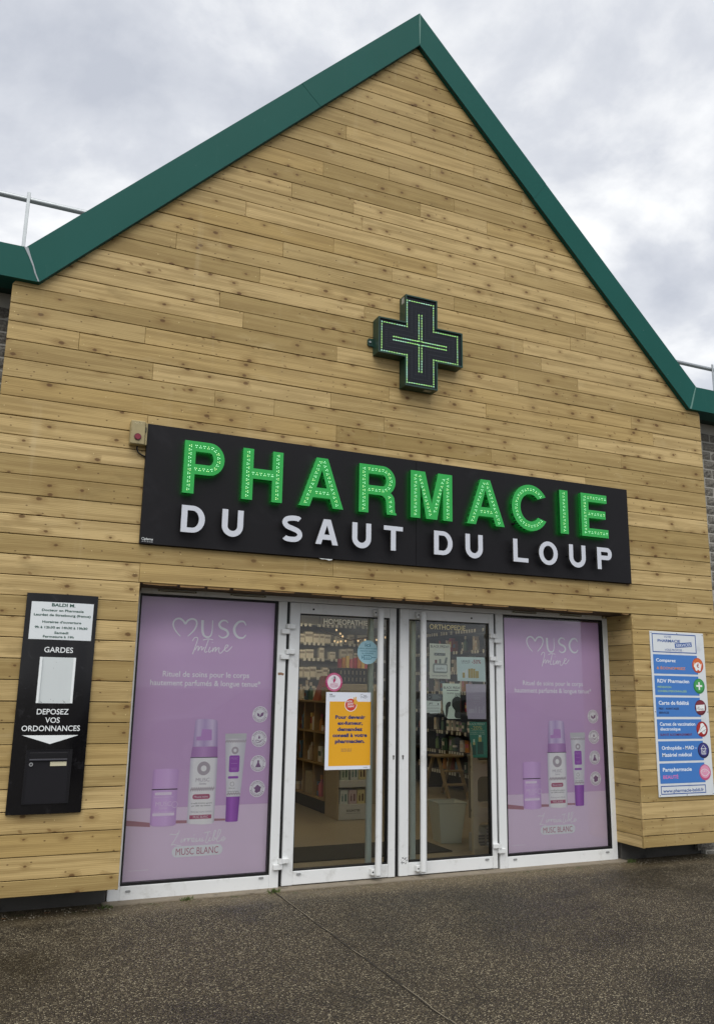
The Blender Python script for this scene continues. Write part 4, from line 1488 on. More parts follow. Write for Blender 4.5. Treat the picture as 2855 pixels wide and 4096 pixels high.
def big_poster(dx, dz, label, edge_l, edge_r):
    T = thing('window_poster', label, 'poster', (dx - 1.62, .39, .12))
    base = .392

    def Y(k):
        return base - .0006 * k

    def sh(mb):
        mb.v = [(a + dx, b, c + dz) for a, b, c in mb.v]
        return mb

    def put(mb, nm, m_, par=T):
        return sh(mb).build(nm, m_, par)
    put(MB().rect(edge_l, edge_r, .613, 2.166, Y(0)), 'background_print', LILAC)
    put(MB().rect(edge_l, edge_r, .108, .6125, Y(0)), 'table_print', TABLE)
    q = MB()
    q.poly([(edge_l, .535), (-1.989, .512), (-1.985, .482), (edge_l, .497)], Y(1))
    q.poly([(-1.80, .520), (-1.717, .517), (-1.717, .497), (-1.80, .498)], Y(1))
    q.poly([(-1.513, .520), (-1.425, .516), (-1.425, .502), (-1.513, .503)], Y(1))
    put(q, 'shadow_print', SHADE)
    # head: heart, USC, script
    q = MB()
    q.stroke(HEART, Y(2), lambda u_: .006 + .009 * math.sin(math.pi * u_) ** .7)
    q.stroke(LU_, Y(2), lambda u_: .022 - .016 * u_)
    q.stroke(LS_, Y(2), lambda u_: .007 + .012 * math.sin(math.pi * u_))
    q.stroke(LC_, Y(2), lambda u_: .007 + .014 * math.sin(math.pi * u_))
    put(q, 'brand_print', HEADP)
    q = MB()
    for s in INTIME:
        q.stroke(s, Y(2), .0068)
    for s in LIRR:
        q.stroke(s, Y(2), .0055)
    put(q, 'script_print', PINKW)
    q = MB()
    txt(q, 'Rituel de soins pour le corps', -1.964, -1.286, 1.562, 1.604, Y(2), .012)
    txt(q, 'hautement parfumés & longue tenue*', -2.054, -1.190, 1.496, 1.538, Y(2), .012)
    txt(q, '* hors Mousse Intime', -2.124, -1.979, .185, .196, Y(2), .0)
    put(q, 'lettering', PINKW)
    put(MB().poly(rounded(-1.815, -1.436, .261, .337, .037), Y(2)), 'pill_print', HEADP)
    q = MB()
    txt(q, 'MUSC BLANC', -1.786, -1.468, .276, .322, Y(3), -.006)
    put(q, 'lettering', ROSE)
    # deodorant stick
    put(MB().poly([(-1.988, .497), (-1.965, .486), (-1.89, .480), (-1.82, .484), (-1.799, .492), (-1.800, .738), (-1.989, .738)], Y(4)), 'stick_body_print', g_stick)
    put(MB().poly([(-1.990, .746), (-1.801, .746), (-1.795, .872), (-1.803, .884), (-1.89, .890), (-1.978, .886), (-1.989, .876)], Y(4)), 'stick_cap_print', g_stick)
    q = MB().poly(rounded(-1.965, -1.842, .702, .722, .007), Y(5)).rect(-1.975, -1.815, .556, .576, Y(5))
    txt(q, 'MUSC', -1.955, -1.842, .624, .655, Y(5), -.01)
    txt(q, 'Intime', -1.930, -1.872, .602, .622, Y(5), -.01, slant=.3)
    txt(q, "Aussi plus pour être tendre", -1.972, -1.815, .580, .590, Y(5), -.01)
    txt(q, "Déodorant naturel d'été", -1.970, -1.83, .684, .693, Y(5), -.01)
    q.ring(-1.815, .632, .020, .0225, Y(5), 16)
    put(q, 'stick_label_print', mat('label_pale', '#f2e6f6', .5))
    put(MB().rect(-1.990, -1.801, .739, .7455, Y(5)), 'seam_print', DARKI)
    # foam bottle
    put(MB().poly([(-1.717, .50), (-1.70, .489), (-1.60, .482), (-1.53, .484), (-1.512, .495), (-1.508, .962), (-1.717, .962)], Y(4)), 'bottle_body_print', g_bot)
    put(MB().poly([(-1.714, .968), (-1.509, .968), (-1.512, 1.043), (-1.707, 1.043)], Y(4)), 'collar_print', g_col)
    put(MB().poly([(-1.705, 1.0445), (-1.513, 1.0445), (-1.521, 1.228), (-1.532, 1.243), (-1.607, 1.250), (-1.682, 1.246), (-1.695, 1.232)], Y(4)), 'cap_print', g_cap)
    q = MB().poly([(-1.68, 1.09), (-1.56, 1.09), (-1.563, 1.17), (-1.64, 1.175), (-1.645, 1.12), (-1.68, 1.118)], Y(5))
    put(q, 'pump_print', MAUVE)
    put(MB().rect(-1.717, -1.508, .9625, .9675, Y(5)), 'seam_print', DARKI)
    q = MB()
    q.ring(-1.611, .885, .022, .050, Y(5), 28)
    for k in range(22):
        q.disc(-1.70 + k * .0083, .735 + (.006 if k % 2 else -.004), .0055, .011, Y(5), 6)
    put(q, 'lace_print', GREYI)
    q = MB()
    txt(q, 'MUSC', -1.666, -1.562, .790, .815, Y(5), -.01)
    txt(q, 'Intime', -1.640, -1.588, .766, .784, Y(5), -.01, slant=.3)
    txt(q, 'Parfumez votre intimité', -1.695, -1.535, .567, .582, Y(5), -.012, slant=.3)
    put(q, 'lettering', mat('ink_mid', '#8f7f96', .5))
    q = MB().poly(rounded(-1.685, -1.553, .664, .699, .015), Y(5)).rect(-1.700, -1.534, .523, .551, Y(5))
    put(q, 'band_print', ROSE)
    q = MB()
    txt(q, 'Mousse intime', -1.672, -1.566, .674, .689, Y(6), -.004)
    txt(q, 'MUSC BLANC', -1.672, -1.560, .529, .546, Y(6), -.006)
    put(q, 'lettering', PINKW)
    q = MB()
    txt(q, 'Un souffle de fraîcheur approuvé', -1.693, -1.535, .630, .640, Y(5), .0)
    txt(q, 'par 100% des femmes', -1.688, -1.545, .612, .622, Y(5), .0)
    put(q, 'lettering', DARKI)
    # tube
    put(MB().poly([(-1.428, .679), (-1.420, .673), (-1.325, .673), (-1.317, .679), (-1.287, 1.100), (-1.454, 1.100)], Y(4)), 'tube_body_print', g_tube)
    put(MB().poly([(-1.455, 1.1005), (-1.287, 1.1005), (-1.286, 1.140), (-1.456, 1.138)], Y(4)), 'crimp_print', mat('crimp', '#cfd0d2', .5))
    put(MB().poly([(-1.424, .496), (-1.41, .491), (-1.338, .491), (-1.328, .496), (-1.320, .672), (-1.426, .672)], Y(4)), 'lid_print', g_lid)
    q = MB().poly(rounded(-1.416, -1.334, .852, .976, .012), Y(5)).poly(rounded(-1.420, -1.338, .805, .823, .008), Y(5))
    put(q, 'tube_label_print', VIOL)
    q = MB()
    q.ring(-1.373, 1.013, .013, .028, Y(5), 20)
    for k in range(18):
        q.disc(-1.448 + k * .0092, 1.082 + (.004 if k % 2 else -.004), .0055, .009, Y(5), 6)
    for k in range(11):
        q.disc(-1.418 + k * .0095, .694 + (.003 if k % 2 else -.003), .0055, .008, Y(5), 6)
    put(q, 'lace_print', GREYI)
    q = MB()
    txt(q, 'MUSC', -1.402, -1.348, .945, .962, Y(6), -.01)
    q.rect(-1.400, -1.352, .915, .918, Y(6)).rect(-1.400, -1.352, .880, .883, Y(6)).rect(-1.395, -1.356, .868, .871, Y(6))
    put(q, 'lettering', MAUVE)
    q = MB()
    q.ring(-1.384, .765, .014, .016, Y(5), 16)
    txt(q, 'Beauté bio', -1.408, -1.362, .732, .739, Y(5), .0)
    txt(q, 'Une nouvelle fraîcheur', -1.418, -1.328, .708, .715, Y(5), .0)
    put(q, 'lettering', DARKI)
    # four round badges with their pictograms
    for k, z in enumerate((1.284, 1.098, .912, .725)):
        put(MB().disc(-1.184, z, .0625, .0625, Y(4), 32), 'badge_print', PINKW)
        q = MB().ring(-1.184, z, .0415, .0435, Y(5), 28)
        for j in range(26):
            if j in (0, 13, 12, 25):
                continue
            a = R(j * 360 / 26)
            q.disc(-1.184 + .0525 * math.cos(a), z + .0525 * math.sin(a), .0042, .0042, Y(5), 5)
        if k == 0:
            q.poly([(-1.184, z - .022), (-1.206, z - .010), (-1.209, z + .012), (-1.192, z + .004), (-1.185, z - .012)], Y(6))
            q.poly([(-1.182, z - .022), (-1.158, z - .008), (-1.153, z + .018), (-1.174, z + .010), (-1.183, z - .008)], Y(6))
        elif k == 1:
            q.poly([(-1.184, z + .028), (-1.176, z + .010), (-1.178, z + .001), (-1.190, z + .001), (-1.192, z + .010)], Y(6))
            q.stroke([(-1.215, z - .012), (-1.198, z - .010), (-1.180, z - .018), (-1.160, z - .008), (-1.152, z - .010)], Y(6), .004)
            q.stroke([(-1.213, z - .022), (-1.19, z - .028), (-1.165, z - .020)], Y(6), .004)
        elif k == 2:
            q.poly([(-1.191, z + .024), (-1.177, z + .024), (-1.177, z + .006), (-1.160, z - .028), (-1.208, z - .028), (-1.191, z + .006)], Y(6))
        else:
            q.poly([(-1.182, z + .030), (-1.168, z + .018), (-1.152, z + .012), (-1.158, z - .004), (-1.160, z - .022), (-1.176, z - .026), (-1.186, z - .032), (-1.204, z - .024), (-1.200, z - .004), (-1.216, z + .006), (-1.200, z + .012), (-1.196, z + .020)], Y(6))
        put(q, 'pictogram_print', mat('badge_ink', '#85608c', .5))
    return T


big_poster(0, 0, 'lilac advertising poster with three care bottles in the left window', -2.160, -1.085)
big_poster(3.262, -.012, 'lilac advertising poster with three care bottles in the right window', -2.172, -1.068)

# ================================================================== DOOR POSTERS AND STICKERS
GF = .3705   # just outside the door glass
GI = .3775   # just inside it


def sheet(name, label, pts, m_, y, cat='poster', par=None, curl=None):
    """a sheet of paper with its own thickness, a little wavy"""
    T = thing(name, label, cat, (sum(q[0] for q in pts) / len(pts), y, min(q[1] for q in pts)))
    mb = MB().prism(pts, y, y + .0006)
    mb.build('sheet', m_, T)
    return T


T = sheet('stop_smoking_poster', 'orange and white stop smoking poster hanging on the left door', [(-.636, .852), (-.235, .852), (-.237, 1.464), (-.637, 1.464)], mat('poster_paper', '#dfe4ee', .45), GF - .002)
yy = GF - .002
MB().rect(-.605, -.236, .881, 1.389, yy - .0004).build('orange_print', mat('poster_orange', '#e2a51c', .45), T)
q = MB()
for s, a, b, zb, zt in (('Pour devenir', -.552, -.285, 1.250, 1.280), ('ex-fumeur,', -.531, -.307, 1.203, 1.232), ('demandez', -.532, -.308, 1.154, 1.184), ('conseil à votre', -.573, -.267, 1.106, 1.136), ('pharmacien.', -.551, -.288, 1.059, 1.089)):
    txt(q, s, a, b, zb, zt, yy - .001, .045)
q.build('lettering', mat('navy_ink', '#1d2f6a', .5), T)
q = MB()
txt(q, 'Inscrivez-vous sur', -.496, -.402, 1.009, 1.018, yy - .001, .0)
txt(q, 'mois-sans-tabac.fr', -.498, -.402, .994, 1.003, yy - .001, .008)
q.build('small_print', mat('navy_ink', '#1d2f6a', .5), T)
q = MB()
for a in (-.605, -.592):
    q.rect(a, a + .009, 1.442, 1.449, yy - .001)
txt(q, 'RÉPUBLIQUE', -.605, -.556, 1.432, 1.437, yy - .001, .006)
txt(q, 'FRANÇAISE', -.605, -.560, 1.424, 1.429, yy - .001, .006)
for k, (a, b) in enumerate(((-.326, 1.446), (-.314, 1.449), (-.330, 1.434), (-.318, 1.432), (-.325, 1.421), (-.310, 1.424))):
    q.disc(a, b, .003, .003, yy - .001, 8)
txt(q, 'Santé', -.303, -.278, 1.437, 1.444, yy - .001, .004)
txt(q, 'publique', -.303, -.265, 1.427, 1.434, yy - .001, .004)
txt(q, 'France', -.303, -.276, 1.417, 1.424, yy - .001, .004)
txt(q, 'l’Assurance Maladie', -.296, -.262, .863, .870, yy - .001, .0)
q.build('small_print', mat('dark_ink', '#20222c', .5), T)
MB().disc(-.417, 1.364, .0545, .0545, yy - .0008, 32).build('badge_rim', mat('paper_white', '#e9ecef', .5), T)
MB().disc(-.417, 1.364, .049, .049, yy - .0012, 32).build('badge', mat('badge_red', '#c8402c', .45), T)
q = MB()
for s, a, b, zb, zt in (('MOIS', -.452, -.406, 1.381, 1.396), ('SANS', -.447, -.396, 1.362, 1.377), ('TABAC', -.450, -.386, 1.341, 1.356)):
    txt(q, s, a, b, zb, zt, yy - .0017, .016, tilt=.08)
q.build('badge_lettering', MATS['paper_white'], T)
q = MB()
for pts in ([(-.382, 1.392), (-.390, 1.424)], [(-.374, 1.394), (-.372, 1.428)]):
    q.stroke(pts, yy - .0020, .0095, sub=1)
q.poly(arc(-.374, 1.384, .019, .020, 0, 340, 12), yy - .0021)
q.build('hand_print', mat('hand_yellow', '#dba63a', .5), T)

T = sheet('round_pink_sticker', 'round white sticker with pink rim above the orange poster', arc(-.569, 1.544, .075, .076, 0, 351, 40), mat('sticker_pink', '#b8306c', .4), GF - .0008, 'sticker')
y2 = GF - .0008
MB().disc(-.569, 1.544, .058, .059, y2 - .0005, 32).build('white_print', mat('sticker_white', '#e4d9e2', .4), T)
q = MB()
for s, zz, hw in (('ICI, ENTRETIEN', 1.528, .034), ('PERSONNALISÉ', 1.519, .034), ('POUR LES FEMMES', 1.510, .042), ('ENCEINTES', 1.501, .026)):
    txt(q, s, -.569 - hw, -.569 + hw, zz, zz + .006, y2 - .001, .006)
q.poly(smooth([(-.572, 1.575), (-.562, 1.572), (-.556, 1.560), (-.562, 1.550), (-.566, 1.540), (-.574, 1.542), (-.578, 1.556)], 3), y2 - .0014)
q.build('pink_print', MATS['sticker_pink'], T)
MB().poly([(-.569, 1.597), (-.541, 1.570), (-.569, 1.543), (-.597, 1.570)], y2 - .0008).build('lozenge_print', mat('lozenge', '#c8c8cc', .4), T)
q = MB().disc(-.566, 1.584, .006, .007, y2 - .0018, 10)
q.poly([(-.572, 1.588), (-.561, 1.588), (-.558, 1.572), (-.562, 1.570)], y2 - .0017)
q.build('head_print', DARKI, T)
q = MB()
for j in range(40):
    a = R(j * 9)
    if -35 < (j * 9 + 180) % 360 - 180 < -5 or 185 < j * 9 < 215:
        continue
    q.disc(-.569 + .0665 * math.cos(a), 1.544 + .067 * math.sin(a), .0026, .0026, y2 - .0005, 5)
q.build('rim_lettering', MATS['sticker_white'], T)

T = sheet('round_blue_sticker', 'round pale blue vaccination sticker reading ici on the left door', arc(-.268, 1.796, .096, .099, 0, 351, 40), mat('sticker_blue', '#9cc4d0', .4), GF, 'sticker')
q = MB()
y3 = GF - .0006
txt(q, 'ici', -.295, -.243, 1.842, 1.872, y3, .01)
for s, zz, hw in (('votre pharmacien', 1.822, .084), ('vaccine contre', 1.801, .072), ('la GRIPPE', 1.779, .052)):
    txt(q, s, -.268 - hw, -.268 + hw, zz, zz + .013, y3, .006)
for pts in ([(-.322, 1.738), (-.322, 1.768)], [(-.322, 1.753), (-.304, 1.753)], [(-.304, 1.732), (-.304, 1.774)], [(-.304, 1.738), (-.244, 1.738)], [(-.304, 1.768), (-.244, 1.768)], [(-.244, 1.738), (-.230, 1.753), (-.244, 1.768)], [(-.230, 1.753), (-.192, 1.753)], [(-.290, 1.742), (-.290, 1.758)], [(-.274, 1.742), (-.274, 1.758)], [(-.258, 1.742), (-.258, 1.758)]):
    q.stroke(pts, y3, .0045, sub=1)
q.build('lettering', mat('sticker_blue_ink', '#2f6a80', .5), T)

gold = mat('vinyl_cream', '#e8dcae', .45)
for nm, lab, s, a, b in (('door_lettering', 'cream HOMEOPATHIE lettering across the top of the left door glass', 'HOMEOPATHIE', -.673, -.273), ('door_lettering', 'cream ORTHOPEDIE lettering across the top of the right door glass', 'ORTHOPEDIE', .322, .686)):
    q = MB()
    txt(q, s, a, b, 2.016, 2.060, GF, .022)
    o = q.build(nm, gold if s[0] == 'O' else mat('vinyl_cream_light', '#f0ead2', .45), None)
    tag(o, lab, 'lettering')
o = MB().disc(-.140, 1.372, .028, .036, GI, 24).build('round_beige_sticker', mat('sticker_beige', '#b59a72', .5))
tag(o, 'small round beige sticker behind the left door pull bar', 'sticker')

# black friday sheet with pouch
T = sheet('sale_poster', 'grey black friday poster with a pouch, top left of the right door', [(.325, 1.592), (.531, 1.589), (.533, 1.890), (.326, 1.892)], mat('sheet_grey', '#e0e0d4', .6, vary=.04), GI)
y4 = GI - .0004
q = MB()
txt(q, 'BLACK FRIDAY', .336, .524, 1.857, 1.880, y4, .008)
q.rect(.372, .482, 1.789, 1.811, y4)
q.build('lettering', mat('sheet_ink', '#23262c', .5), T)
q = MB()
txt(q, 'SUR TOUS LES PRODUITS', .350, .498, 1.610, 1.622, y4, .006)
q.build('small_print', MATS['sheet_ink'], T)
q = MB()
txt(q, '-20%', .377, .478, 1.818, 1.846, y4, .012)
txt(q, '24/11 AU 01/12', .378, .476, 1.793, 1.807, y4 - .0005, .004)
q.poly(rounded(.372, .497, 1.652, 1.708, .01), y4 - .0008)
q.build('white_print', INKW, T)
MB().poly(rounded(.358, .504, 1.638, 1.722, .018), y4 - .0003).build('pouch_print', mat('pouch', '#8d948e', .6), T)
q = MB().rect(.378, .400, 1.722, 1.752, y4)
q.build('product_print', mat('dark_rose', '#7a4444', .6), T)
q = MB().rect(.420, .440, 1.722, 1.760, y4).poly([(.47, 1.722), (.495, 1.724), (.505, 1.775), (.485, 1.775)], y4)
txt(q, 'paalm.', .392, .476, 1.670, 1.692, y4 - .0014, -.004)
q.build('grey_print', mat('mid_grey', '#6f7672', .6), T)
T = sheet('sale_poster', 'pale blue landscape poster with yellow bottles and red minus fifty percent', [(.603, 1.575), (.893, 1.573), (.889, 1.786), (.597, 1.784)], mat('sheet_blue', '#d6e8ea', .55, vary=.05), GI)
q = MB()
txt(q, 'URIAGE', .645, .733, 1.737, 1.758, y4, -.006)
txt(q, 'EAU THERMALE', .647, .730, 1.727, 1.732, y4, .0)
q.build('lettering', mat('sheet_ink2', '#31404a', .5), T)
q = MB()
txt(q, '-50%', .752, .846, 1.730, 1.763, y4, .012)
q.build('price_print', mat('price_red', '#a3303a', .5), T)
q = MB()
for a, w_, h_ in ((.655, .024, .045), (.714, .022, .080), (.738, .024, .083), (.764, .022, .080), (.788, .034, .062)):
    q.rect(a, a + w_, 1.603, 1.603 + h_, y4)
q.build('product_print', mat('gold_print', '#bba24c', .55), T)
q = MB().rect(.683, .706, 1.603, 1.675, y4).rect(.657, .676, 1.648, 1.664, y4)
q.build('bottle_print', MATS['paper_white'], T)
T = sheet('sale_poster', 'white black friday poster with a dark profile holding a bottle on right door', [(.506, 1.251), (.629, 1.251), (.632, 1.551), (.452, 1.553), (.457, 1.325), (.480, 1.270)], mat('sheet_mint', '#e2ece0', .6, vary=.05), GI)
q = MB()
txt(q, 'BLACK FRIDAY', .464, .642, 1.505, 1.526, y4, .008)
q.v = [(min(a, .631), b, c) for a, b, c in q.v]
q.rect(.492, .612, 1.490, 1.496, y4)
txt(q, 'PROFITEZ', .497, .565, 1.462, 1.473, y4, .0)
txt(q, '30%', .575, .630, 1.440, 1.470, y4, -.004)
q.poly(smooth([(.545, 1.39), (.552, 1.415), (.575, 1.435), (.605, 1.44), (.63, 1.43), (.631, 1.40), (.630, 1.29), (.629, 1.256), (.585, 1.258), (.570, 1.28), (.575, 1.32), (.555, 1.345), (.545, 1.365)], 3), y4)
q.poly(smooth([(.482, 1.275), (.492, 1.262), (.505, 1.30), (.512, 1.345), (.530, 1.362), (.533, 1.39), (.518, 1.396), (.496, 1.385), (.482, 1.36)], 3), y4)
q.build('dark_print', mat('silhouette', '#34342f', .6), T)
T = sheet('sale_poster', 'faded mauve poster reading minus twenty percent at right door edge', [(.706, 1.251), (.892, 1.248), (.893, 1.549), (.689, 1.550), (.692, 1.33)], mat('sheet_mauve', '#c0b2c8', .6, vary=.05), GI)
q = MB()
txt(q, 'MUSC', .748, .838, 1.512, 1.530, y4, -.008)
txt(q, 'Intime', .775, .815, 1.494, 1.506, y4, -.008, slant=.3)
txt(q, '-20%', .758, .835, 1.415, 1.438, y4, .004)
q.rect(.760, .836, 1.452, 1.454, y4).rect(.758, .836, 1.400, 1.402, y4)
for a, w_, h_ in ((.780, .012, .055), (.815, .014, .055), (.842, .010, .03), (.862, .012, .06)):
    q.rect(a, a + w_, 1.300, 1.300 + h_, y4)
q.poly([(.710, 1.300), (.772, 1.302), (.770, 1.335), (.715, 1.338)], y4)
q.build('pale_print', mat('pale_ink', '#cfc6d6', .5), T)
T = sheet('sale_poster', 'dark green black friday poster with two bottles low on right door', [(.754, .923), (.898, .921), (.898, 1.224), (.717, 1.225), (.722, 1.09), (.745, 1.00)], mat('sheet_green', '#2f7a66', .5, vary=.06), GI)
q = MB()
txt(q, 'BLACK FRIDAY', .719, .876, 1.198, 1.216, y4, .0)
for z in (1.146, 1.131, 1.117):
    txt(q, '20 NOVEMBRE AU 7 DECEMBRE', .722, .874, z, z + .007, y4, -.006)
q.rect(.756, .772, 1.052, 1.078, y4).rect(.812, .838, 1.095, 1.112, y4)
q.build('pale_print', mat('pale_green_ink', '#c3d2c0', .5), T)
q = MB()
txt(q, '-20%', .735, .850, 1.158, 1.190, y4, .0)
q.rect(.754, .774, 1.030, 1.051, y4).rect(.810, .840, 1.056, 1.094, y4)
q.build('gold_print', mat('gold_ink', '#c0ad62', .5), T)
q = MB().rect(.748, .784, .945, 1.029, y4).rect(.797, .858, .950, 1.055, y4)
q.build('bottle_print', mat('bottle_green', '#17463a', .5), T)
T = sheet('grey_sticker', 'grey rectangular decal with round logo on right door', [(.304, 1.411), (.446, 1.406), (.448, 1.458), (.304, 1.462)], mat('decal_grey', '#5d6062', .5), GI, 'sticker')
q = MB().disc(.326, 1.434, .018, .020, y4, 20)
q.build('logo_print', mat('decal_dark', '#26292b', .5), T)
q = MB()
txt(q, 'MP', .316, .338, 1.427, 1.440, y4 - .0005, .01)
for z in (1.448, 1.438, 1.428, 1.418):
    q.rect(.352, .440 - (z * 700 % 3) * .012, z, z + .0035, y4)
q.build('pale_print', MATS['mid_grey'] if False else mat('decal_pale', '#8f9496', .5), T)
T = sheet('torn_notice', 'torn white notice with printed lines under the grey decal', [(.296, 1.302), (.320, 1.304), (.330, 1.296), (.430, 1.300), (.437, 1.312), (.430, 1.33), (.438, 1.345), (.432, 1.385), (.438, 1.400), (.40, 1.398), (.296, 1.405)], mat('notice_paper', '#dfe6e2', .6), GI, 'notice')
q = MB()
txt(q, 'JPS', .314, .352, 1.372, 1.386, y4, .01, slant=.3)
q.disc(.408, 1.375, .006, .008, y4, 12)
for z in (1.360, 1.342, 1.335, 1.322, 1.312):
    q.rect(.302, .422, z, z + .0016, y4)
q.build('lettering', MATS['sheet_ink'], T)

# ================================================================== INSIDE THE SHOP
o = MB().cbox(-1.2, .945, 1.075, 1.70, .0202, .030, .003).build('entrance_mat', mat('mat_dark', '#35342f', .95, vary=.25, vscale=60))
tag(o, 'dark entrance mat on the shop floor behind the doors', 'mat')
# gondola on the left door side: face looks left, plane x = .62
oak = mat('pale_oak', '#9c8258', .6, vary=.12, vscale=8)
G1 = thing('shelf_unit', 'pale wood shelf unit full of toiletries behind the left door', 'shelf unit', (.85, 4.6, .02))
for yv in (3.55, 3.92, 4.29, 4.66, 5.03, 5.40, 5.77):
    MB().box(.62, 1.02, yv - .012, yv + .012, .20, 1.336).build('upright', oak, G1)
for zv in (.1985, .598, .970, 1.337):
    MB().box(.600 if zv > 1.3 else .615, 1.03, 3.53, 5.79, zv - .022, zv).build('shelf', oak, G1)
MB().box(1.03, 1.045, 3.53, 5.79, .02, 1.337).build('back_panel', oak, G1)
MB().box(.66, 1.02, 3.54, 5.78, .0202, .176).build('kick_base', BMATT, G1)
PALS = ['#c9b7a0', '#a83c4e', '#d9d4c8', '#7c9a6a', '#c98a4a', '#b8a1b8', '#5f7f9a', '#d8c07a', '#8a4a3a', '#e4e0d6', '#c66a7a', '#4a6a5a']
PM = [mat('pack_%d' % i, c, .45) for i, c in enumerate(PALS)]
_pc = {}


def bottle_mesh(kind, mi):
    k = (kind, mi)
    if k not in _pc:
        m = MB()
        if kind == 0:
            m.lathe((0, 0), [(.026, 0), (.028, .01), (.028, .11), (.012, .13), (.012, .15)], 10)
            m.lathe((0, 0), [(.014, .151), (.014, .185), (.012, .188)], 10, 1)
        elif kind == 1:
            m.cbox(-.035, .035, -.02, .02, 0, .13, .002)
            m.box(-.03, .03, -.0205, -.0200, .05, .09, 1)
        elif kind == 2:
            m.lathe((0, 0), [(.035, 0), (.035, .05), (.034, .052)], 12)
            m.lathe((0, 0), [(.036, .053), (.036, .075), (.034, .077)], 12, 1)
        else:
            m.cbox(-.028, .028, -.028, .028, 0, .17, .002)
            m.box(-.02, .02, -.0286, -.0281, .06, .13, 1)
        _pc[k] = m.mesh('pack', [PM[mi], PM[(mi * 5 + 2) % len(PM)]], kind in (0, 2))
    return _pc[k]


NAMES = ['toiletry_bottle', 'boxed_product', 'cream_jar', 'tall_carton']


def product(kind, mi, loc, rz, label, group, s=1.0):
    o = bpy.data.objects.new(NAMES[kind], bottle_mesh(kind, mi))
    COL.objects.link(o)
    o.location = loc
    o.rotation_euler = (0, 0, rz)
    o.scale = (s, s, s)
    tag(o, label, ('bottle', 'box', 'jar', 'carton')[kind], group)
    return o


ORD = ['first', 'second', 'third', 'fourth', 'fifth', 'sixth', 'seventh', 'eighth', 'ninth', 'tenth', 'eleventh', 'twelfth', 'thirteenth', 'fourteenth', 'fifteenth', 'sixteenth', 'seventeenth', 'eighteenth', 'nineteenth', 'twentieth', 'twenty-first', 'twenty-second', 'twenty-third', 'twenty-fourth', 'twenty-fifth', 'twenty-sixth', 'twenty-seventh', 'twenty-eighth']
HUE = ['beige', 'crimson', 'cream', 'sage green', 'tan', 'mauve', 'slate blue', 'straw yellow', 'russet', 'off-white', 'rose', 'dark green']
LB = {0: 'toiletry bottle', 1: 'small boxed product', 2: 'cream jar', 3: 'tall carton'}
random.seed(31)
for zv, lvl in ((.1985, 'bottom shelf'), (.598, 'second shelf'), (.970, 'third shelf'), (1.337, 'top')):
    cnt = 0
    for y0_ in (3.55, 3.92, 4.29, 4.66, 5.03):
        if zv < .3 and y0_ in (3.92,):
            continue
        if zv > 1.3 and y0_ < 4.0:
            continue
        for k in range(4 if zv < 1.3 else 3):
            kd = random.choice((0, 0, 1, 2, 3))
            hi = random.randrange(len(PM))
            product(kd, hi, (.70 + random.uniform(-.02, .03), y0_ + .055 + k * .085, zv + .0005), -math.pi / 2 + random.uniform(-.1, .1),
                    '%s %s, %s from near end of wood shelf unit %s' % (HUE[hi], LB[kd], ORD[cnt], lvl), 'toiletries on the shelf unit %s' % lvl, random.uniform(.9, 1.5))
            cnt += 1
o = MB().cbox(.64, .95, 3.96, 4.25, .1990, .46, .006).build('storage_basket', mat('wicker', '#a59674', .8, vary=.4, vscale=60))
tag(o, 'pale woven storage basket on the bottom shelf of the shelf unit', 'basket')
o = MB().add([(.64, 3.86, 1.3375), (.64, 4.06, 1.3375), (.80, 4.06, 1.3375), (.80, 3.86, 1.3375), (.70, 3.80, 1.64), (.70, 3.94, 1.64), (.76, 3.94, 1.64), (.76, 3.80, 1.64)], [(0, 1, 2, 3), (4, 7, 6, 5), (0, 4, 5, 1), (1, 5, 6, 2), (2, 6, 7, 3), (3, 7, 4, 0)]).build('gift_wedge', mat('coral_card', '#b5664a', .6))
tag(o, 'coral wedge shaped gift box standing on the wood shelf unit', 'gift box')
o = MB().cbox(.64, .82, 3.60, 3.76, 1.3375, 1.50, .01).build('gift_bag', mat('gold_bag', '#a58a48', .35, .3))
tag(o, 'gold gift bag at the near end of the wood shelf unit', 'gift bag')
# cardboard display tower at the gondola end
cardw = mat('white_card', '#c6c7c2', .55)
cards = mat('cream_card', '#a9997a', .6)
Dp = thing('display_stand', 'white tiered cardboard display stand reading SOLINOTES behind the left door', 'display stand', (.81, 3.3, .02))
MB().cbox(.620, .635, 3.11, 3.50, .0203, .74, .002).build('side_panel', cards, Dp)
MB().cbox(.985, 1.000, 3.11, 3.50, .0203, .74, .002).build('side_panel', cards, Dp)
MB().box(.636, .984, 3.48, 3.495, .0203, .74).build('back_panel', cards, Dp)
for za, zb in ((.0205, .190), (.375, .455)):
    MB().cbox(.6365, .9835, 3.095, 3.47, za, zb, .006).build('tray', cardw, Dp)
q = MB()
txt(q, 'SOLINOTES', .725, .895, .110, .134, 3.0935, .022)
txt(q, 'Libérez vos émotions', .720, .900, .088, .098, 3.094, .0)
q.build('lettering', mat('dark_card_ink', '#34342f', .5), Dp)
bxm = [mat('gift_card_%d' % i, c, .5) for i, c in enumerate(('#c6cdca', '#c3b0b4', '#cfc48e', '#b7c3b2'))]
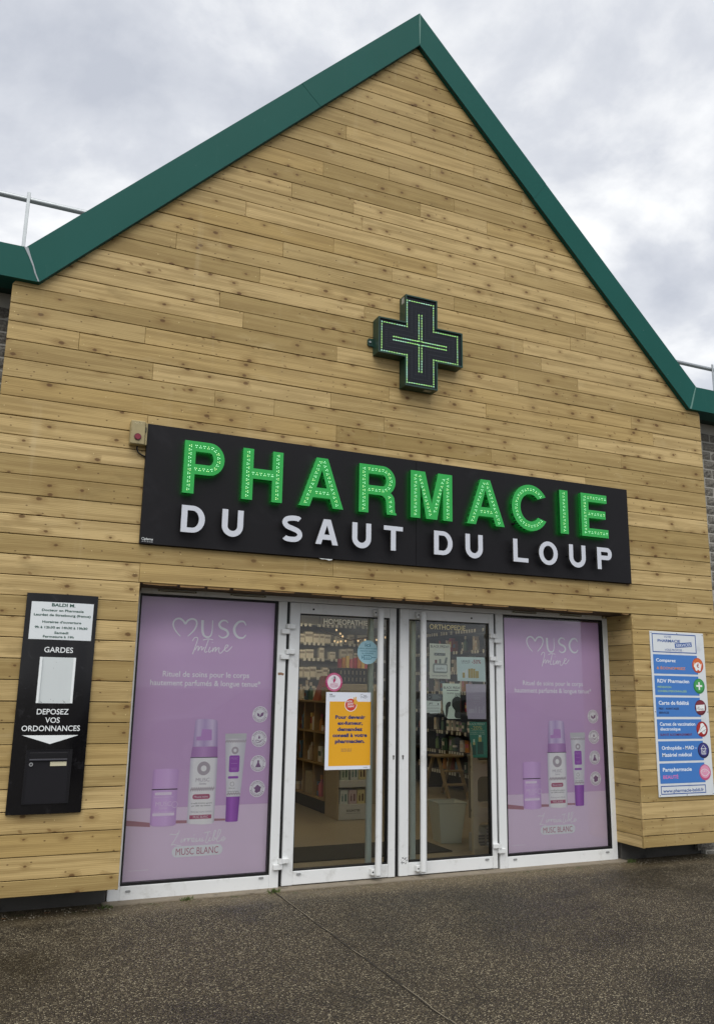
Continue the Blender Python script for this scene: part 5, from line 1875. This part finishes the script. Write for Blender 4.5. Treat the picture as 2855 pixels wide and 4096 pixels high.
for k, (xa, zc, c) in enumerate(((.655, .1905, 0), (.765, .1905, 1), (.87, .1905, 2), (.66, .4555, 3), (.78, .4555, 0), (.885, .4555, 2))):
    t_ = thing('gift_set_box', ('gift set box at the %s on the %s tray of the white display stand' % (('left', 'middle', 'right')[k % 3], ('lower', 'upper')[k // 3])), 'gift box', (xa + .05, 3.2, zc))
    w_ = .098
    MB().cbox(xa, xa + w_, 3.12, 3.30, zc, zc + .155, .002).build('carton', bxm[c], t_)
    q = MB().rect(xa + .02, xa + .038, zc + .03, zc + .09, 3.1192).rect(xa + .025, xa + .033, zc + .09, zc + .115, 3.1192).rect(xa + .056, xa + .078, zc + .03, zc + .11, 3.1192)
    q.build('bottle_print', mat('print_teal_%d' % c, ('#5a7f7c', '#7a5a60', '#5a4030', '#4a6a50')[c], .5), t_)
# back shelves: white boxes with price tags
BS = thing('back_shelves', 'grey back wall shelves of white medicine boxes seen through the left door', 'shelves', (1.4, 6.6, .02))
grey = mat('shelf_grey', '#8d8d84', .6)
MB().box(.4, 3.1, 6.78, 6.82, .0203, 2.75).build('back_panel', mat('panel_putty', '#8c887a', .7), BS)
for zv in (1.05, 1.35, 1.66, 1.955, 2.205, 2.50):
    MB().box(.4, 3.1, 6.50, 6.778, zv - .02, zv).build('shelf', grey, BS)
tg = MB()
for zv in (1.05, 1.35, 1.66, 1.955, 2.205, 2.50):
    for k in range(34):
        if random.random() < .8:
            xx = .45 + k * .078
            tg.rect(xx, xx + .045, zv - .045, zv + .002, 6.496)
stuff(tg.build('price_tags', mat('tag_white', '#cfcfc6', .5), BS))
ckm = {}
for zv, lv in ((1.35, 'lowest'), (1.66, 'second'), (1.955, 'third'), (2.205, 'fourth')):
    x = 1.05
    cnt = 0
    while x < 2.6:
        w_ = random.choice((.09, .11, .14))
        h_ = random.uniform(.10, .17)
        k = (w_, round(h_, 2))
        if k not in ckm:
            q = MB().cbox(0, w_ - .008, 0, .10, 0, k[1], .002)
            q.box(.008, w_ - .016, -.0006, -.0001, k[1] * .55, k[1] * .8, 1)
            ckm[k] = q.mesh('box', [mat('carton_white', '#cfcabd', .5), mat('carton_ink', '#98928a', .5)])
        o = link('medicine_box', ckm[k], None, (x, 6.53, zv + .0005))
        tag(o, 'white medicine box, %s from the left on the %s back wall shelf' % (ORD[cnt], lv), 'box', 'medicine boxes on the back shelves')
        cnt += 1
        x += w_ + (.0 if random.random() < .75 else .09)
# counter cabinet with testers
CB = thing('tester_cabinet', 'pale cabinet with a black tester tray beside the vaccination sticker', 'cabinet', (1.4, 4.35, .02))
MB().cbox(1.085, 1.62, 4.22, 4.62, .0203, 1.55, .004).build('carcass', mat('cabinet_cream', '#a39c86', .6), CB)
MB().cbox(1.085, 1.62, 4.30, 4.62, 1.5505, 1.76, .004).build('riser', mat('tray_black', '#24231f', .4), CB)
tb = MB()
for r_, zz in ((0, 1.585), (1, 1.675)):
    for k in range(9):
        tb.cyl((1.12 + k * .057, 4.29, zz), (1.12 + k * .057, 4.29, zz + .05), .006, n=6)
stuff(tb.build('tester_tubes', mat('tester', '#a8a498', .4), CB))
for k in range(9):
    o = link('leaflet', MB().box(1.10 + k * .057, 1.146 + k * .057, 4.34, 4.37, 1.7605, 1.88 + .02 * (k % 3)).mesh('leaflet', PM[(k * 3 + 1) % 12]), None)
    tag(o, 'upright leaflet, %s from the left on top of the tester cabinet' % ORD[k], 'leaflet', 'leaflets on the tester cabinet')
# twig garland with small lit bulbs
GL = thing('light_garland', 'twig garland with small warm lit bulbs hanging inside the left door', 'garland', (.8, 3.0, 2.0))
pts = [(.30, 3.0, 2.16), (.50, 3.0, 2.10), (.70, 3.02, 2.05), (.92, 3.0, 2.09), (1.15, 3.0, 2.13), (1.40, 3.0, 2.20)]
MB().tube(pts, .006, 6).build('twig', mat('twig', '#4a3826', .9), GL)
MB().tube([(.30, 3.0, 2.16), (.30, 3.0, 2.775)], .003, 5).build('cord', BMATT, GL)
MB().tube([(1.40, 3.0, 2.20), (1.40, 3.0, 2.775)], .003, 5).build('cord', BMATT, GL)
bulb = mat('bulb_lit', '#ffd9a0', .4, emit='#ffdca8', es=.35)
for (a, b) in ((.51, 2.16), (.49, 2.03), (.53, 2.02), (.57, 2.03), (.63, 2.035), (.79, 2.045), (.88, 2.06), (1.03, 2.065), (1.15, 2.10), (.59, 2.09), (.56, 2.12)):
    q = MB().lathe((a, 2.985), [(.002, b - .013), (.010, b - .008), (.013, b), (.010, b + .008), (.004, b + .014)], 8)
    q.build('bulb', bulb, GL, True)
    MB().cyl((a, 2.988, b + .012), (a, 3.0, 2.10), .0015, n=4).build('bulb_wire', BMATT, GL)
# right-hand wall shelving, plane x = 3.2
RS = thing('wall_shelving', 'dark wall shelving crowded with products behind the right door', 'shelving', (3.4, 4.6, .02))
dk = mat('shelf_dark', '#3a3733', .6)
MB().box(3.56, 3.60, 2.4, 7.4, .0203, 2.75).build('back_panel', dk, RS)
RZ = (.31, .60, .89, 1.18, 1.47, 1.765, 2.06, 2.36)
for zv in RZ:
    MB().box(3.20, 3.559, 2.4, 7.4, zv - .025, zv).build('shelf', dk, RS)
for yv in (2.4, 4.05, 5.7, 7.4):
    MB().box(3.21, 3.559, yv - .012, yv + .012, .0203, 2.75).build('upright', dk, RS)
tg = MB()
for zv in RZ:
    y = 2.45
    while y < 7.3:
        if random.random() < .75:
            tg.add([(3.197, y, zv - .045), (3.197, y + .05, zv - .045), (3.197, y + .05, zv + .004), (3.197, y, zv + .004)], [(0, 1, 2, 3)])
        y += .075
stuff(tg.build('price_tags', MATS['tag_white'], RS))
random.seed(77)
for zv, lv in zip(RZ[:-1], ('lowest', 'second', 'third', 'fourth', 'fifth', 'sixth', 'seventh')):
    y = 3.5
    cnt = 0
    while y < 6.2:
        kd = random.choice((0, 1, 1, 3, 3, 2))
        hi = random.choice((0, 1, 2, 2, 4, 5, 6, 8, 9, 9, 11, 3))
        product(kd, hi, (3.30 + random.uniform(-.03, .06), y, zv + .0005), -math.pi / 2 + random.uniform(-.15, .15), '%s %s, %s from the near end of the %s dark wall shelf' % (HUE[hi], LB[kd], ORD[cnt], lv), 'products on the dark wall shelves', random.uniform(.8, 1.4))
        cnt += 1
        y += random.choice((.10, .12, .14, .19, .26))
# perforated grey column
PC = thing('slotted_post', 'pale slotted display post just behind the right door pull bar', 'post', (.66, 1.25, .02))
MB().box(.62, .70, 1.40, 1.44, .0203, 2.4).build('post', mat('post_cream', '#a49c84', .6), PC)
q = MB()
for k in range(26):
    z = .35 + k * .075
    q.rect(.672, .690, z, z + .012, 1.3985).rect(.686, .690, z, z + .034, 1.3984)
stuff(q.build('hook_slots', BMATT, PC))
# step stool
ST = thing('step_stool', 'folding wooden step stool standing behind the right door', 'step stool', (2.9, 4.6, .02))
oak2 = mat('stool_wood', '#8d7a55', .6, vary=.15, vscale=10)
MB().cbox(2.70, 3.10, 4.46, 4.78, .560, .588, .006).build('seat', oak2, ST)
for xx in (2.735, 3.035):
    MB().add([(xx - .012, 4.22, .0205), (xx + .022, 4.22, .0205), (xx + .022, 4.27, .0205), (xx - .012, 4.27, .0205), (xx - .012, 4.52, .559), (xx + .022, 4.52, .559), (xx + .022, 4.57, .559), (xx - .012, 4.57, .559)], [(0, 3, 2, 1), (4, 5, 6, 7), (0, 1, 5, 4), (1, 2, 6, 5), (2, 3, 7, 6), (3, 0, 4, 7)]).build('leg', oak2, ST)
    MB().add([(xx - .012, 4.96, .0205), (xx + .022, 4.96, .0205), (xx + .022, 5.0, .0205), (xx - .012, 5.0, .0205), (xx - .012, 4.68, .559), (xx + .022, 4.68, .559), (xx + .022, 4.72, .559), (xx - .012, 4.72, .559)], [(0, 3, 2, 1), (4, 5, 6, 7), (0, 1, 5, 4), (1, 2, 6, 5), (2, 3, 7, 6), (3, 0, 4, 7)]).build('leg', oak2, ST)
for zz, yy_ in ((.20, 4.30), (.375, 4.38)):
    MB().cbox(2.758, 3.022, yy_ - .05, yy_ + .09, zz, zz + .022, .004).build('step', oak2, ST)
# waste bin: tapered square translucent plastic
BN = bpy.data.materials.new('frosted_plastic')
t = NT(BN)
b1 = t.node('ShaderNodeBsdfPrincipled')
b1.inputs['Base Color'].default_value = lin('#e2e6de')
b1.inputs['Roughness'].default_value = .4
tr = t.node('ShaderNodeBsdfTranslucent')
tr.inputs[0].default_value = lin('#e2e6de')
mx = t.node('ShaderNodeMixShader')
mx.inputs[0].default_value = .35
t.l.new(b1.outputs[0], mx.inputs[1])
t.l.new(tr.outputs[0], mx.inputs[2])
t.l.new(mx.outputs[0], t.out.inputs[0])
W_ = thing('waste_bin', 'tapered translucent white waste bin on the floor behind the right door', 'bin', (1.16, 1.56, .02))


def ringq(s, z, cx_=1.165, cy_=1.56, a=R(38)):
    return [(cx_ + s * math.cos(a + k * math.pi / 2), cy_ + s * math.sin(a + k * math.pi / 2), z) for k in range(4)]


m = MB()
o4 = ringq(.150, .0203) + ringq(.205, .395) + ringq(.198, .395) + ringq(.144, .028)
m.add(o4, [(0, 3, 2, 1)] + [(i, (i + 1) % 4, (i + 1) % 4 + 4, i + 4) for i in range(4)] + [(i + 4, (i + 1) % 4 + 4, (i + 1) % 4 + 8, i + 8) for i in range(4)] + [(i + 8, (i + 1) % 4 + 8, (i + 1) % 4 + 12, i + 12) for i in range(4)] + [(12, 13, 14, 15)])
m.build('bin_body', BN, W_)
m = MB()
o4 = ringq(.2055, .392) + ringq(.214, .392) + ringq(.214, .404) + ringq(.2055, .404)
m.add(o4, [(i + 4 * j, (i + 1) % 4 + 4 * j, (i + 1) % 4 + 4 * ((j + 1) % 4), i + 4 * ((j + 1) % 4)) for j in range(4) for i in range(4)])
m.build('bin_rim', mat('rim_plastic', '#c6cbc3', .4), W_)
# white plastic rack by the right jamb
RK = thing('plastic_rack', 'white plastic stacking rack with rounded openings at the right door edge', 'rack', (1.2, .9, .02))
rk = mat('rack_plastic', '#ddd7c2', .5)
for lv, (za, zb) in enumerate(((.0205, .355), (.356, .76), (.761, 1.0))):
    out = rounded(1.035, 1.50, za, zb, .02)
    hol = rounded(1.085, 1.47, za + .075 if lv < 2 else za + .06, zb - .05, .05)
    v, f = curve_mesh([out, hol[::-1]], .03)
    me = bpy.data.meshes.new('side_frame')
    me.from_pydata([(a, .86 - c, b) for a, b, c in v], [], f)
    me.materials.append(rk)
    link('side_frame', me, RK)
    me2 = me.copy()
    o = link('side_frame', me2, RK)
    o.location = (.20, .34, 0)
    MB().add([(a + (.20 if b > 1 else 0), b, c) for c in (zb - .035, zb - .02) for a, b in ((1.04, .877), (1.49, .877), (1.49, 1.183), (1.04, 1.183))], [(0, 3, 2, 1), (4, 5, 6, 7), (0, 1, 5, 4), (1, 2, 6, 5), (2, 3, 7, 6), (3, 0, 4, 7)]).build('shelf', rk, RK)
wb = MB().cbox(0, .095, 0, .14, 0, .055, .002)
wb.box(.008, .085, -.0006, -.0001, .008, .022, 1).box(.008, .085, -.0006, -.0001, .030, .046, 1)
wbm = wb.mesh('box', [mat('box_white', '#c3c6c4', .5), mat('box_print', '#8d9296', .5)])
for k, (a, zz) in enumerate(((1.12, .0205), (1.22, .0205), (1.32, .0205), (1.12, .0762), (1.22, .0762), (1.32, .0762), (1.12, .1320), (1.22, .1320), (1.32, .1320), (1.22, .1878), (1.32, .1878))):
    o = link('carton_box', wbm, None, (a, .93, zz))
    tag(o, 'white printed carton in the %s column, %s layer up at the foot of plastic rack' % (('left', 'middle', 'right')[k % 3] if k < 9 else ('middle', 'right')[k - 9], ('bottom', 'second', 'third', 'top')[k // 3]), 'carton', 'cartons stacked in the plastic rack')
o = MB().lathe((2.45, 2.75), [(.27, .0203), (.27, .70), (.28, .705), (.28, .73)], 28).build('rounded_counter', mat('counter_grey', '#6d6a5e', .5), None, True)
tag(o, 'grey rounded counter front deep behind the right door', 'counter')
# unseen ceiling panels, added to brighten the shop interior
for a, b in ((.2, 1.9), (1.9, 3.6), (1.2, 5.6), (-1.6, 4.4)):
    t_ = thing('added_ceiling_light', 'unseen added ceiling light panel %s inside the shop' % ('just behind the doors' if b < 2 else 'over the step stool' if a > 1.5 else 'before the back shelves' if b > 5 else 'far left'), 'ceiling light', (a, b, 2.74), 'added ceiling lights inside the shop')
    MB().box(a - .31, a + .31, b - .31, b + .31, 2.752, 2.7795).build('casing', INKW, t_)
    MB().box(a - .29, a + .29, b - .29, b + .29, 2.744, 2.7515).build('diffuser', mat('diffuser_lit', '#fff2dc', .5, emit='#ffe9c8', es=6.5), t_)

# ================================================================== ROOF RAILINGS
for sgn, yv, zr, px_, lab, zt in ((-1, 1.0, 5.59, (-3.264, -5.0, -6.8), 'galvanised roof railing above the left hand eaves', 5.645), (1, 1.22, 5.545, (4.86, 6.6, 8.4), 'galvanised roof railing above the right hand eaves', 5.60)):
    T = thing('roof_railing', lab, 'railing', (sgn * 5.5, yv, 4.5))
    MB().cyl((sgn * 2.2, yv, zr), (sgn * 8.9, yv, zr), .0245, n=14).build('top_rail', GREYM, T, True)
    for q in px_:
        MB().cbox(q - .014, q + .014, yv - .036, yv - .024, 4.5005, zt, .002).build('post', GREYM, T)
        MB().cbox(q - .05, q + .05, yv - .075, yv + .02, 4.5002, 4.510, .002).build('base_plate', GREYM, T)

# ================================================================== WEEDS AND LITTER
grass = mat('weed_green', '#4a5a26', .8, vary=.3, vscale=50)


def tuft(cx_, cy_, n_, h_, label):
    m = MB()
    for k in range(n_):
        a = random.uniform(0, 6.28)
        r_ = random.uniform(0, .03)
        x, y = cx_ + r_ * math.cos(a) * 1.8, cy_ + r_ * math.sin(a) * .7
        dx_, dy_ = random.uniform(-.03, .03), random.uniform(-.03, .02)
        h = h_ * random.uniform(.4, 1)
        w = .0028
        m.add([(x - w, y, 0), (x + w, y, 0), (x + dx_ * .5 + w * .7, y + dy_ * .5, h * .6), (x + dx_ * .5 - w * .7, y + dy_ * .5, h * .6), (x + dx_, y + dy_, h)], [(0, 1, 2, 3), (3, 2, 4)])
    o = m.build('weed_tuft', grass)
    return tag(o, label, 'weed', 'weeds along the foot of the shop front')


random.seed(12)
tuft(-1.07, .235, 60, .035, 'weed tuft at the foot of the mullion beside the left door')
tuft(-1.72, .235, 45, .030, 'weed tuft under the middle of the left window')
tuft(-2.28, .20, 40, .03, 'weed tuft by the left plinth corner')
tuft(2.30, .22, 45, .035, 'weed tuft by the right plinth corner')
lf = mat('dead_leaf', '#6b5136', .8, vary=.4, vscale=40)
random.seed(4)
for lab, cx_, cy_ in (('curled dead leaf nearest the left photo edge under the overhang', -2.93, .12), ('dead leaf below the letter box overhang', -2.66, .18), ('dead leaf closest to the left window under the overhang', -2.42, .16)):
    m = MB()
    P = [(cx_ + .02 * math.cos(k * .9) * random.uniform(.6, 1.2), cy_ + .014 * math.sin(k * .9) * random.uniform(.6, 1.2), .004 + random.uniform(0, .012)) for k in range(7)]
    m.add(P + [(cx_, cy_, .004)], [(i, (i + 1) % 7, 7) for i in range(7)])
    tag(m.build('dead_leaf', lf), lab, 'leaf', 'dead leaves under the overhang')
m = MB()
random.seed(14)
for k in range(260):
    x = random.choice((random.uniform(-3.2, -2.25), random.uniform(-2.3, 2.3), random.uniform(2.3, 3.2)))
    y = random.uniform(.10, .26) if abs(x) > 2.25 else random.uniform(.10, .245)
    s = random.uniform(.003, .008)
    m.lathe((x, y), [(s * .6, .0), (s, s * .4), (s * .5, s * .9)], 5)
stuff(m.build('loose_gravel', mat('gravel', '#7d7566', .9, vary=.5, vscale=80)))

# ================================================================== CARS IN THE CAR PARK, MIRRORED IN THE GLASS
def car(cx_, cy_, col, label, flip=1):
    T = thing('parked_car', label, 'car', (cx_, cy_, 0), 'cars parked across from the shop')
    paint = mat('paint_' + col[1:], col, .25, .2)
    gl = mat('car_glass', '#0d1114', .05)

    def P(x, z):
        return (cx_ + flip * x, z)
    low = [(-2.08, .34), (-2.12, .62), (-2.02, .84), (-1.15, .93), (1.55, .97), (2.02, .92), (2.08, .55), (2.02, .32)]
    arch = lambda c: [(c + .36 * math.cos(R(a)), .30 + .36 * math.sin(R(a))) for a in (0, 30, 60, 90, 120, 150, 180)]
    prof = low + [(1.70, .25)] + arch(1.30) + [(.90, .20), (-.92, .20)] + arch(-1.32) + [(-1.70, .25)]
    prof = [P(*q) for q in prof]
    MB().prism(prof, cy_ - .86, cy_ + .86).build('body', paint, T)
    b0 = [(-1.12, .935), (1.75, .965)]
    rf = [(-.35, 1.42), (.25, 1.46), (1.05, 1.43), (1.55, 1.20)]
    vv, n_ = [], 6
    pts = [b0[0], rf[0], rf[1], rf[2], rf[3], b0[1]]
    for sy in (-1, 1):
        vv += [(cx_ + flip * x, cy_ + sy * (.82 if z < 1 else .66 if z > 1.3 else .72), z) for x, z in pts]
    ff = [(i, i + 1, i + 1 + n_, i + n_) for i in range(n_ - 1)] + [tuple(range(n_ - 1, -1, -1)), tuple(range(n_, 2 * n_))]
    MB().add(vv, ff).build('cabin', paint, T)
    for sy in (-1, 1):
        for poly in ([(-.95, .99), (-.36, 1.36), (.18, 1.39), (.18, 1.01)], [(.26, 1.01), (.26, 1.39), (.98, 1.36), (1.42, 1.15), (1.45, 1.02)]):
            mb = MB().add([(cx_ + flip * x, cy_ + sy * (.826 - (z - .96) * .36), z) for x, z in poly], [tuple(range(len(poly)))])
            mb.build('side_window', gl, T)
    MB().add([(cx_ + flip * x, cy_ + y, z + .012) for x, y, z in ((-1.06, -.74, .975), (-1.06, .74, .975), (-.40, .62, 1.39), (-.40, -.62, 1.39))], [(0, 1, 2, 3)]).build('windscreen', gl, T)
    for wx in (-1.32, 1.30):
        for sy in (-1, 1):
            wx_ = cx_ + flip * wx
            y0_ = cy_ + sy * .70
            w = MB().cyl((wx_, y0_, .302), (wx_, y0_ + sy * .19, .302), .302, n=24).build('wheel', mat('tyre', '#151515', .85), T, True)
            MB().cyl((wx_, y0_ + sy * .19, .302), (wx_, y0_ + sy * .196, .302), .20, n=20).build('rim', STEEL, w)
    for sy in (-1, 1):
        MB().cbox(cx_ + flip * -2.09 - .05, cx_ + flip * -2.09 + .05, cy_ + sy * .62 - .14, cy_ + sy * .62 + .14, .62, .74, .02).build('headlight', mat('lamp_glass', '#c9ced0', .1), T)
    return T


car(1.7, -9.6, '#23262a', 'dark parked car mirrored in the left window and door', 1)
car(7.4, -9.9, '#8d9294', 'silver parked car mirrored faintly in the right window', -1)
